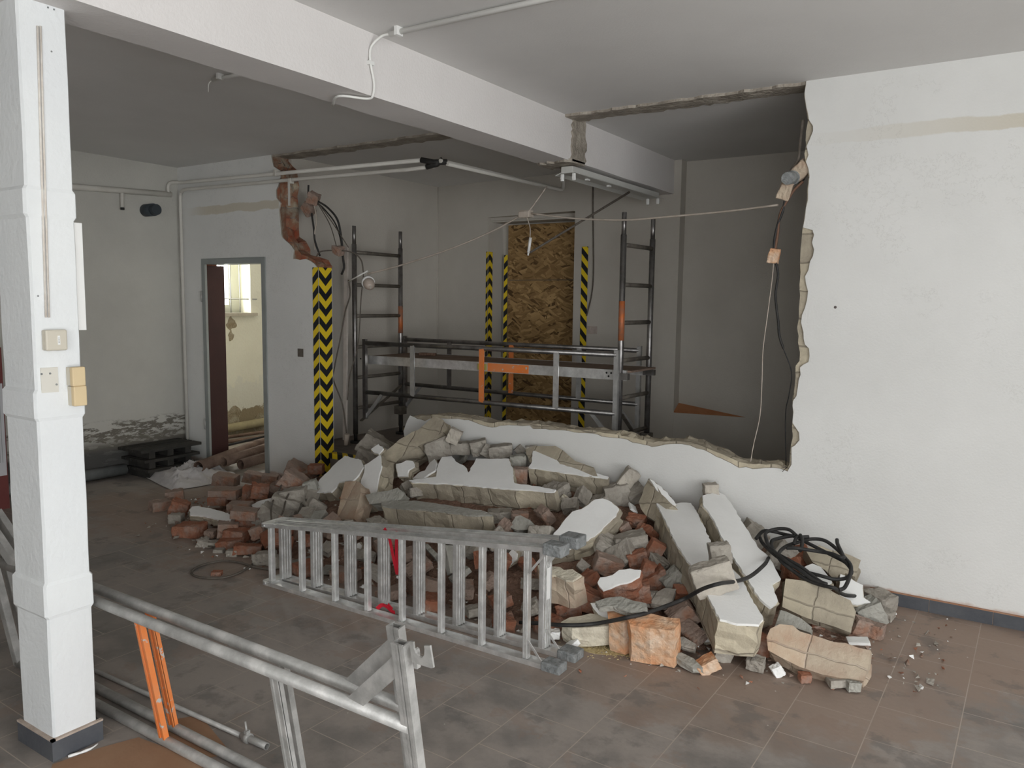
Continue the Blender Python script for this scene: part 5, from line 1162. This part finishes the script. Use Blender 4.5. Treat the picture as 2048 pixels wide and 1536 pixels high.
slab('greenish render piece standing behind the pinkish front block', [(1553,1250),(1562,1220),(1572,1224),(1600,1240),(1622,1256),(1620,1266),(1590,1256)], (1590,1245,'z',.17), (.1,-.7,.7), th=.05, skin=False, core='stone_green', name='render_piece', cat='rubble lump')
rock('red brick piece beside the pinkish front block, under the white slab end', 1513, 1292, 48, 42, 8, 'brick', 0, name='brick_fragment', cat='brick', anch=(1513, 1290, 'z', .06))
rock('grey ribbed mortar lump on the floor below the end of the white slab', 1446, 1303, 36, 40, -15, 'stone', 0, anch=(1446, 1303, 'z', .04))
rock('dusty brick piece on the floor right of the three-block chunk', 1722, 1253, 34, 36, -20, 'brick_dusty', 0, name='brick_fragment', cat='brick', anch=(1722, 1253, 'z', .045))
rock('small orange brick piece in front of the three-block chunk', 1633, 1250, 26, 24, 10, 'brick', 0, name='brick_fragment', cat='brick', anch=(1633, 1250, 'z', .05))
rock('flat pinkish lump resting at the foot of the three-block chunk', 1608, 1226, 34, 20, 10, 'stone_light', 0, anch=(1608, 1226, 'z', .10))
# front centre
slab('biggest pale orange brick block at the front foot of the pile', [(1256,1238),(1275,1228),(1300,1226),(1358,1238),(1358,1248),(1345,1260),(1300,1256),(1262,1247)], (1305,1242,'z',.20), (.03,-.22,.97), th=.19, skin=False, core='brick_orange', name='masonry_block', jit=.006, cat='masonry chunk')
slab('second pale orange brick block, left of the biggest one at the front', [(1216,1218),(1240,1214),(1280,1222),(1300,1227),(1275,1232),(1256,1240),(1246,1244),(1218,1236)], (1250,1228,'z',.185), (.0,-.22,.97), th=.17, skin=False, core='brick_orange', name='masonry_block', jit=.006)
slab('cream-sided block with grey top lying at the front near the ladder feet', [(1123,1244),(1140,1236),(1180,1229),(1214,1232),(1218,1250),(1180,1252),(1144,1256)], (1170,1244,'z',.115), (-.02,-.2,.97), th=.10, skin=False, core='cream', name='masonry_block', jit=.006)
slab('thin grey slate-like piece lying above the pale orange blocks', [(1190,1203),(1215,1195),(1240,1196),(1290,1208),(1294,1220),(1262,1222),(1225,1212),(1200,1212)], (1240,1208,'z',.23), (.0,-.35,.93), th=.03, skin=False, core='stone_green', name='render_piece', cat='rubble lump', jit=.003)
slab('bright white flake under the thin grey piece at the front centre', [(1181,1206),(1222,1204),(1226,1214),(1215,1222),(1216,1236),(1196,1228),(1186,1216)], (1205,1216,'z',.16), (-.1,-.7,.7), th=.02, name='plaster_flake', cat='plaster flake')
slab('white-topped red brick chunk in the middle of the front slope', [(1195,1165),(1200,1155),(1225,1150),(1238,1140),(1260,1137),(1282,1140),(1279,1152),(1262,1162),(1240,1167),(1222,1175),(1206,1180)], (1240,1158,'z',.27), (.05,-.45,.88), th=.13, core='brick')
rock('red and grey brick lump below the white-topped red chunk', 1270, 1185, 60, 36, 5, 'brick', 0, name='brick_fragment', cat='brick', anch=(1268, 1183, 'z', .18))
rock('tilted reddish brick left of the front white flake', 1183, 1200, 64, 40, -25, 'brick', 0, name='brick_fragment', cat='brick', anch=(1180, 1200, 'z', .12))
rock('dusty red brick next to the ladder feet', 1136, 1218, 52, 34, 8, 'brick', 0, name='brick_fragment', cat='brick', anch=(1136, 1218, 'z', .08))
rock('small triangular red brick shard behind the ladder leg', 1135, 1192, 32, 30, 40, 'brick', 0, name='brick_fragment', cat='brick', anch=(1135, 1192, 'z', .14))
slab('cream-topped block behind the right end of the ladder', [(1075,1130),(1090,1130),(1120,1134),(1128,1140),(1145,1138),(1163,1150),(1145,1161),(1132,1160),(1112,1150),(1080,1150)], (1115,1144,'z',.29), (.0,-.3,.95), th=.16, core='mas_pink', skinmat='cream')
rock('brown brick piece on the slope under the big square white slab', 1216, 1130, 56, 34, -18, 'brick_dusty', .05, name='brick_fragment', cat='brick')
rock('speckled reddish brick to the right of the brown brick on the slope', 1274, 1118, 42, 32, 15, 'brick', .05, name='brick_fragment', cat='brick')
rock('speckled grey lump above the reddish bricks on the right slope', 1262, 1088, 66, 40, 12, 'stone', .04)
rock('grey and orange banded brick wedged beside the long left white slab', 1308, 1102, 32, 46, -28, 'brick', .06, name='brick_fragment', cat='brick')
rock('grey-green oblong block leaning on the side of the long left white slab', 1346, 1158, 44, 32, 42, 'stone_green', .08)
rock('dark red brick under the oblong grey-green block', 1310, 1160, 52, 34, 30, 'brick', .04, name='brick_fragment', cat='brick')
rock('upright red brick between the dark red brick and the white-topped chunk', 1293, 1142, 26, 42, -20, 'brick', .08, name='brick_fragment', cat='brick')
slab('dark grey tile-like slab below the oblong grey-green block', [(1303,1205),(1314,1184),(1330,1177),(1352,1178),(1340,1196),(1330,1208)], (1328,1192,'z',.17), (.1,-.45,.88), th=.035, skin=False, core='stone', name='render_piece', cat='rubble lump', jit=.003)
rock('pink brick leaning against the lower side of the long left white slab', 1368, 1232, 52, 44, 35, 'brick_dusty', 0, name='brick_fragment', cat='brick', anch=(1366, 1232, 'z', .11))
slab('white flake standing under the end of the long left white slab', [(1385,1258),(1404,1256),(1415,1268),(1427,1283),(1408,1284),(1395,1275)], (1405,1270,'z',.06), (-.1,-.8,.6), th=.02, name='plaster_flake', cat='plaster flake')
slab('flat grey render flake on the floor in front of the biggest orange block', [(1347,1308),(1362,1306),(1385,1318),(1404,1336),(1385,1336),(1362,1322)], (1375,1322,'z',.045), (.05,-.3,.95), th=.03, skin=False, core='stone_green', name='render_piece', cat='rubble lump', jit=.003)
slab('grey render flake leaning below the white flake at the front', [(1346,1277),(1365,1276),(1390,1290),(1388,1297),(1365,1292)], (1368,1286,'z',.07), (.05,-.5,.85), th=.03, skin=False, core='stone', name='render_piece', cat='rubble lump', jit=.003)
rock('jagged orange brick shard at the front edge below the white slab', 1415, 1330, 44, 26, 30, 'brick_orange', 0, name='brick_fragment', cat='brick', anch=(1415, 1330, 'z', .03))
rock('small white stone on the floor left of the pinkish front block', 1555, 1342, 22, 24, 30, 'chip', 0, name='plaster_lump', cat='plaster lump', anch=(1555, 1341, 'z', .025))
rock('small grey block on the floor under the tip of the pinkish front block', 1706, 1372, 26, 20, 0, 'stone_green', 0, anch=(1706, 1371, 'z', .025))
rock('flat grey stone under the right half of the pinkish front block', 1674, 1364, 38, 16, 5, 'stone', 0, anch=(1674, 1362, 'z', .025))
rock('small orange and white brick bit before the pinkish front block', 1610, 1356, 24, 18, 0, 'brick', 0, name='brick_fragment', cat='brick', anch=(1610, 1355, 'z', .022))
rock('small white plaster lump on the floor behind the ladder feet', 1108, 1268, 26, 16, 0, 'chip', 0, name='plaster_lump', cat='plaster lump', anch=(1107, 1268, 'z', .03))
rock('oblong white plaster stick beside the ladder foot caps', 1145, 1288, 32, 10, 40, 'chip', 0, name='plaster_lump', cat='plaster lump', anch=(1145, 1288, 'z', .02))
slab('white plaster flake leaning beside the upper right end of the ladder', [(1003,1120),(1012,1112),(1025,1098),(1034,1106),(1033,1118),(1018,1130),(1008,1134)], (1020,1117,'m',.05), (-.1,-.75,.6), th=.02, name='plaster_flake', cat='plaster flake')
slab('cream plaster flake seen between the ladder rungs at left', [(704,1092),(718,1085),(722,1090),(718,1100),(705,1104)], (713,1094,'m',.05), (-.1,-.75,.6), th=.02, name='plaster_flake', cat='plaster flake')
rock('round grey-white bottle-like lump in the hollow below the white-topped row', 1130, 1003, 26, 20, -35, 'cream', .02)
slab('grey block pyramid showing just above the right part of the ladder', [(1018,1054),(1034,1035),(1040,1033),(1072,1054),(1050,1060)], (1045,1048,'m',.08), (.1,-.75,.6), th=.10, skin=False, core='stone_green', name='render_piece', cat='rubble lump')
rock('dark rubble block under the middle pale row', 1000, 1035, 50, 30, 0, 'stone', -.02)
rock('red brick end showing under the middle pale row', 1040, 1034, 34, 20, 0, 'brick_dusty', 0, name='brick_fragment', cat='brick')

# ---- left brick heap: larger individual bricks
LB_ = [('white-topped slab chip lying on the bricks left of the ladder', 'S'),]
slab('small white-topped slab chip lying on the loose bricks left of the ladder', [(378,1020),(384,1013),(396,1012),(430,1019),(456,1026),(464,1033),(460,1043),(445,1041),(410,1032),(380,1029)], (420,1026,'z',.13), (-.05,-.30,.95), th=.055)
slab('jagged white plaster chip near the middle of the left brick heap', [(502,1010),(515,1003),(525,1000),(542,996),(543,1006),(530,1012),(518,1019),(506,1017)], (524,1008,'m',.07), (.05,-.5,.85), th=.04)
for lab, cx, cy, w_, h_, rl, mm, dz, yw in (
 ('upright dusty brick at the left rim of the brick heap near the sack', 350, 995, 34, 30, 5, 'brick_dusty', .04, 20),
 ('greyish brick at the far left of the heap, half buried in dust', 320, 1014, 38, 26, 0, 'brick_dusty', .02, 40),
 ('leaning orange-red brick behind the white-topped chip', 359, 1017, 34, 32, -20, 'brick', .06, 10),
 ('small pale block left of the white-topped chip', 353, 1037, 26, 20, 0, 'stone', .03, 0),
 ('red brick with mortar end at the front left of the heap', 380, 1060, 56, 26, 3, 'brick', .035, -10),
 ('pale dusty brick standing at the front of the heap', 457, 1058, 40, 28, -3, 'brick_dusty', .05, 15),
 ('clean red brick lying at the front of the heap', 473, 1070, 44, 24, -3, 'brick', .035, -12),
 ('dark red brick under a dusty one, left of the ladder corner', 496, 1040, 46, 22, -5, 'brick', .05, 10),
 ('flat dusty brick lying on the dark red one', 490, 1027, 50, 18, -5, 'brick_dusty', .12, 5),
 ('chipped brick right at the upper left corner of the ladder', 516, 1064, 28, 24, 20, 'brick_dusty', .06, 0),
 ('long flat dusty brick in the middle of the heap', 452, 986, 58, 18, 0, 'brick_dusty', .09, 0),
 ('red brick below the long flat dusty brick', 438, 1000, 38, 16, 0, 'brick', .05, 0),
 ('upright red-sided brick right of the long flat brick', 498, 987, 22, 32, -5, 'brick', .08, 0),
 ('pale-topped orange brick beside the upright one', 520, 982, 34, 26, -12, 'brick', .09, 20),
 ('dusty brick with a red end near the pipe mouths', 452, 960, 46, 22, -8, 'brick_dusty', .08, 0),
 ('grey broken brick below the door jamb', 508, 955, 38, 20, -12, 'brick_dusty', .08, 0),
 ('chipped dusty brick right below the door jamb', 540, 958, 30, 18, -10, 'brick_dusty', .10, 10),
 ('big dusty brick leaning at the foot of the hazard strip', 597, 940, 46, 28, -25, 'brick_dusty', .08, 0),
 ('small reddish brick at the foot of the hazard strip', 632, 938, 30, 18, 0, 'brick', .07, 0),
 ('large tilted brown brick in front of the white wall end', 590, 965, 52, 36, -35, 'brick_dusty', .10, 0),
 ('greenish grey lump right of the large tilted brown brick', 622, 972, 26, 22, 20, 'stone_green', .10, 0),
 ('rounded grey lump at the foot of the white-faced left chunk', 575, 1010, 60, 36, -15, 'stone', .05, 0),
 ('big dusty mortar lump at the upper left end of the ladder', 540, 1036, 50, 46, -30, 'stone', .05, 0),
 ('wide brownish lump under the white-faced left chunk', 590, 992, 50, 30, 10, 'stone', .08, 0),
 ('flat grey lump between the left bricks and the mortar lump', 480, 1014, 44, 18, 0, 'brick_dusty', .06, 0),
 ('small pale cube of mortar alone on the floor before the heap', 465, 1107, 22, 16, 0, 'stone', .015, 0),
 ('pointed pale chip at the front edge of the brick heap', 407, 1088, 22, 18, -20, 'stone', .015, 0),
 ('flat round mortar chip at the front edge of the brick heap', 432, 1088, 30, 12, 0, 'stone', .012, 0),
 ('flat shard on the floor right of the round mortar chip', 438, 1102, 20, 9, 0, 'stone', .008, 0),
 ('small orange brick crumb inside the loop of cable on the floor', 434, 1147, 20, 10, 0, 'brick', .01, 0)):
    rock(lab, cx, cy, w_, h_, rl, mm, dz, yaw=yw, name='brick_fragment' if 'brick' in mm else 'mortar_lump', cat='brick' if 'brick' in mm else 'rubble lump', cut=.14)

# ---- the loose filling: individual fragments copied from a few shapes, scattered over the heap
protos = {}
for key, m, dims in (('brick', 'brick', (.20, .11, .065)), ('brick2', 'brick', (.12, .11, .065)), ('dusty', 'brick_dusty', (.17, .11, .065)), ('dusty2', 'brick_dusty', (.10, .09, .07)), ('stone', 'stone', (.13, .11, .08)), ('stone2', 'stone_green', (.15, .10, .04)), ('stone3', 'stone', (.09, .08, .06)), ('chip', 'chip', (.09, .06, .015)), ('orange', 'brick_orange', (.12, .10, .065))):
    protos[key] = []
    for k in range(3):
        bm = lump(dims, .3); me = bpy.data.meshes.new(key); bm.to_mesh(me); bm.free(); me.materials.append(M[m]); protos[key].append(me)
def zone_of(x, y):
    if x < -3.9: return 0
    if y < 3.55 and x < -1.75: return 1
    if x < -1.75: return 2
    return 3
LMK = [((1530, 1050), 'right long white slab'), ((1545, 1180), 'lower tip of the right white slab'), ((1350, 1050), 'upper half of the left long white slab'), ((1470, 1215), 'lower end of the left long white slab'),
 ((1640, 1310), 'pinkish front masonry block'), ((1640, 1205), 'three-block masonry chunk'), ((1600, 1110), 'black cable coil'), ((1720, 1190), 'far right white-faced chunk'), ((1305, 1265), 'biggest orange brick block'),
 ((1170, 1245), 'cream-sided front block'), ((1240, 1158), 'white-topped red brick chunk'), ((1165, 1050), 'big square white slab'), ((1130, 945), 'right white-topped block row'), ((960, 965), 'long middle row of pale blocks'),
 ((870, 1015), 'lower pale block row'), ((820, 890), 'long leaning grey chunk'), ((745, 950), 'narrow tall white chunk'), ((665, 945), 'far left white-faced chunk'), ((640, 930), 'foot of the hazard strip'), ((515, 940), 'right door jamb'),
 ((415, 1025), 'white-topped chip in the brick heap'), ((380, 1060), 'front red brick of the brick heap'), ((540, 1040), 'mortar lump at the left ladder end'), ((580, 1110), 'leftmost ladder rungs'), ((700, 1130), 'third and fourth ladder rungs'),
 ((820, 1150), 'middle ladder rungs'), ((940, 1180), 'sixth and seventh ladder rungs'), ((1050, 1210), 'rightmost ladder rungs'), ((1120, 1150), 'cream-topped block by the ladder'), ((1290, 970), 'leaning grey piece by the low wall'), ((1000, 895), 'rear row of grey blocks')]
def where(u_, v_):
    (lx, ly), nm = min(LMK, key=lambda k: (k[0][0]-u_)**2+((k[0][1]-v_)*1.3)**2); dx, dy = u_-lx, v_-ly
    rel = ('right of' if dx > 0 else 'left of') if abs(dx) > abs(dy)*1.2 else ('in front of' if dy > 0 else 'behind')
    if 'rungs' in nm: rel = 'seen by' if abs(dx)+abs(dy) < 60 else 'just '+rel
    return rel+' the '+nm
KN = {'brick': ('brick_fragment', 'brick', 'red brick fragment'), 'dusty': ('brick_fragment', 'brick', 'dusty brown brick fragment'), 'stone': ('mortar_lump', 'rubble lump', 'grey mortar fragment'), 'chip': ('plaster_flake', 'plaster flake', 'white plaster flake'), 'orange': ('brick_fragment', 'brick', 'pale orange brick fragment')}
first = {}
rg = random.Random(21); put = []
tries = 0
while len(put) < 290 and tries < 9000:
    tries += 1
    x = rg.uniform(-5.25, -.5); y = rg.uniform(3.05, 4.52); h = Hm(x, y)
    if x < -4.9 and y > 4.4: continue
    yf = interp(x, KF)
    if y < yf-.06: continue
    if h < .015 and rg.random() < .6: continue
    md = .115 if h > .05 else .13
    if any((x-a)**2+(y-b_)**2 < md*md for a, b_ in put): continue
    z = max(h, 0)+.02
    u_, v_ = proj(Vector((x, y, z)))
    if any(inpoly(u_+dx, v_+dy, P) for P in zone for dx, dy in ((0, 0), (9, 0), (-9, 0), (0, -9), (0, 9))): continue
    Z = zone_of(x, y); r_ = rg.random()
    key = ('dusty' if r_ < .45 else 'brick' if r_ < .68 else 'dusty2' if r_ < .8 else 'stone') if Z == 0 else \
          ('brick2' if r_ < .20 else 'dusty' if r_ < .42 else 'stone' if r_ < .62 else 'stone3' if r_ < .78 else 'dusty2' if r_ < .88 else 'stone2' if r_ < .95 else 'chip') if Z in (1, 3) else \
          ('stone' if r_ < .45 else 'stone3' if r_ < .65 else 'dusty2' if r_ < .8 else 'brick2' if r_ < .88 else 'stone2' if r_ < .95 else 'chip')
    nm, cat, txt = KN[key.rstrip('23')]
    sc_ = rg.uniform(.75, 1.25); lab = '%s %s %s' % ('larger' if sc_ > 1.05 else 'smallish', txt, where(u_, v_)); grp = txt+'s '+where(u_, v_)
    me = rg.choice(protos[key])
    if me.name not in first: o = bpy.data.objects.new(nm, me); first[me.name] = o
    else: o = first[me.name].copy(); o.name = nm
    COL.objects.link(o); s = sc_
    o.scale = (s, s, s*rg.uniform(.9, 1.1)); o.location = (x, y, z+.015); o.rotation_euler = (rg.gauss(0, .5)+(.35 if h > .1 else 0), rg.gauss(0, .45), rg.uniform(0, 6.28))
    if h < .03:
        o.rotation_euler = (rg.gauss(0, .06), rg.gauss(0, .06), rg.uniform(0, 6.28)); o.location.z = .036*s
    tag(o, lab, cat, grp); put.append((x, y))
# crushed material underneath
bm = bmesh.new(); nx, ny = 120, 46; g = {}
for i in range(nx+1):
    for j in range(ny+1):
        x = -5.45+5.05*i/nx; y = 2.95+(4.555-2.95)*j/ny; yf = interp(x, KF)
        h = Hm(x, y)-.02+.02*noise.noise(Vector((x*14, y*14, 1)))+.012*noise.noise(Vector((x*40, y*40, 1)))
        if y < yf+.02 or h < .004: h = -.03
        if x < -4.9 and y > 4.52: h = -.03
        g[i, j] = bm.verts.new((x, y, h))
for i in range(nx):
    for j in range(ny): bm.faces.new((g[i, j], g[i+1, j], g[i+1, j+1], g[i, j+1]))
tag(obj('crushed_rubble', bm, M['grit']), 'brown crushed brick and mortar packed under the rubble pile', 'crushed rubble', kind='stuff')
bm = bmesh.new(); rg2 = random.Random(5)
def crumb(bm, x, y, z, s, mi):
    vs = [bm.verts.new((x+rg2.uniform(-s, s), y+rg2.uniform(-s, s), z+rg2.uniform(0, s*1.1))) for _ in range(6)]
    try:
        r = bmesh.ops.convex_hull(bm, input=vs)
        for e in r['geom']:
            if isinstance(e, bmesh.types.BMFace): e.material_index = mi
        bad = [v for v in vs if v.is_valid and not v.link_faces]
        bmesh.ops.delete(bm, geom=bad, context='VERTS')
    except Exception: pass
n = 0
while n < 1300:
    x = rg2.uniform(-5.5, -.2); yf = interp(x, KF); y = yf+rg2.gauss(.05, .16)
    if rg2.random() < .35: y = rg2.uniform(yf, 4.5)
    if -3.6 < x < -1.55 and y < 3.06: continue
    if y > 4.5 or y < 2.9: continue
    if x > -.75 and rg2.random() < .4: y = rg2.uniform(3.5, 4.5)
    h = max(0, Hm(x, y)); s = min(.022, rg2.expovariate(1/.006)+.003)
    crumb(bm, x, y, h if h < .01 else h+.0, s, rg2.choice((0, 0, 1, 1, 2, 3))); n += 1
tag(obj('rubble_crumbs', bm, [M['stone'], M['brick'], M['brick_dusty'], M['chip']]), 'scattered crumbs of brick, mortar and plaster around the foot of the pile', 'crumbs', kind='stuff')
# sawdust on the tiles by the ladder feet
bm = bmesh.new()
for k in range(900):
    a, b_ = rg2.gauss(0, 1), rg2.gauss(0, 1); P = pz(1222+a*34, 1292+b_*9+a*4, 0)
    if P.y < 2.95: continue
    s = rg2.uniform(.003, .008); tu = rg2.uniform(0, 3.1); dx, dy = math.cos(tu)*s, math.sin(tu)*s
    vs = [bm.verts.new(v) for v in ((P.x-dx, P.y-dy, .001), (P.x+dx, P.y+dy, .001), (P.x+dx*.6-dy*.5, P.y+dy*.6+dx*.5, .004), (P.x, P.y, .006))]
    for f in ((0, 1, 2), (0, 2, 3), (0, 3, 1), (1, 3, 2)): bm.faces.new([vs[i] for i in f])
pp = blobpoly((pz(1218, 1291, 0).x, pz(1218, 1291, 0).y), .17, .10, 40, .5, 8)
prism(bm, pp, lambda u, v, w: Vector((u, v, w)), .0025, 0)
tag(obj('sawdust', bm, M['sand']), 'pale yellow sawdust spilled on the tiles between the ladder feet and orange blocks', 'sawdust', kind='stuff')
# ---- black cable coil at the right
o_c, n_c = pz(1612, 1125, .30), Vector((.05, -.38, .92)).normalized()
def cc_(pts, lift=0):
    out = []
    for i, (x, y) in enumerate(pts):
        P = onplane(1500+x/7.68, 1040+y/7.68, o_c, n_c); out.append(P+n_c*(lift+.008*math.sin(i*1.7)))
    return out
root = thing('cable_coil', 'coil of thick black rubber cable dropped on the right end of the pile', 'cable', o_c)
loops = [[(90,290),(200,190),(350,172),(520,200),(700,270),(870,360),(1100,450),(1320,560),(1480,680),(1560,800),(1480,870),(1300,908),(1100,880),(850,790),(620,670),(430,580),(300,480),(190,340),(150,250)],
 [(430,610),(460,530),(570,420),(760,345),(950,328),(1150,360),(1330,460),(1460,600),(1550,760),(1520,930),(1450,1050),(1360,1100)],
 [(830,340),(700,320),(560,308),(430,322),(345,380),(330,450),(370,520),(450,580),(600,690),(820,810),(1000,930),(1130,1030)],
 [(710,320),(600,250),(450,212),(320,225),(245,290),(245,380),(300,480),(420,600),(560,740),(760,860),(960,980),(1180,1070)],
 [(670,490),(710,410),(780,370),(900,350)], [(770,370),(800,450),(795,530),(765,600)],
 [(560,600),(700,620),(860,620),(1060,640),(1250,700),(1380,760),(1430,740),(1410,680),(1340,560),(1330,480)]]
for k, lp in enumerate(loops):
    bm = bmesh.new(); tube(bm, spline(cc_(lp, .012*k), 5), .0095, 8); pobj('cable_loop', bm, M['rubber'], root)
bm = bmesh.new(); P = [onplane(1537, 1116, o_c, n_c), anchor((1528,1130,'z',.33)), anchor((1500,1153,'z',.30)), anchor((1470,1163,'z',.33)), anchor((1440,1167,'z',.37)), anchor((1405,1178,'z',.33)), anchor((1370,1197,'z',.24)), anchor((1330,1213,'z',.22)), anchor((1290,1227,'z',.215)), anchor((1250,1236,'z',.20)), anchor((1200,1246,'z',.135)), anchor((1160,1250,'z',.12)), anchor((1120,1250,'z',.11)), anchor((1085,1247,'z',.08)), anchor((1040, 1245,'z',.04))]
tube(bm, spline(P, 5), .0095, 8); pobj('cable_end', bm, M['rubber'], root)
bm = bmesh.new(); P = cc_([(430,610),(500,720),(700,850),(900,960),(1100,1060),(1300,1115)], .02)+[anchor((1690,1190,'z',.18)), anchor((1735,1194,'z',.10)), anchor((1760,1200,'z',.02))]
tube(bm, spline(P, 5), .0095, 8); pobj('cable_end', bm, M['rubber'], root)
# ---- grey cable looped on the floor at the left
def q(x, y, z=.008): return pz(250+x/3.84, 780+y/3.84, z)
cable('floor_cable', 'dusty grey cable making a loop on the floor left of the ladder', [q(640,1200), q(760,1215), q(870,1228), q(960,1270), q(1060,1272), q(1120,1245)], .0065, M['cable_grey'])
cable('floor_cable', 'thin cable forming the big oval loop on the tiles left of the ladder', [q(1130,1380), q(1060,1372), q(960,1350), q(880,1325), q(750,1312), q(600,1342), q(520,1385), q(520,1420), q(600,1442), q(750,1442), q(880,1402), q(980,1335), q(1010,1275), q(985,1200,.03), q(1060,1140,.07)], .0065, M['cable_grey'])
cable('floor_cable', 'thin dark cable hanging over the mortar lumps at the left end of the ladder', [hit(573, 943, .10), hit(568, 960, .12), hit(558, 980, .13), hit(547, 1000, .14), hit(542, 1020, .14), hit(543, 1040, .10)], .006, M['cable_grey'])
cable('floor_cable', 'second dark cable draped over the lumps beside the first', [hit(590, 988, .12), hit(580, 985, .14), hit(572, 1000, .12), hit(567, 1020, .10), hit(560, 1035, .08)], .006, M['cable_grey'])
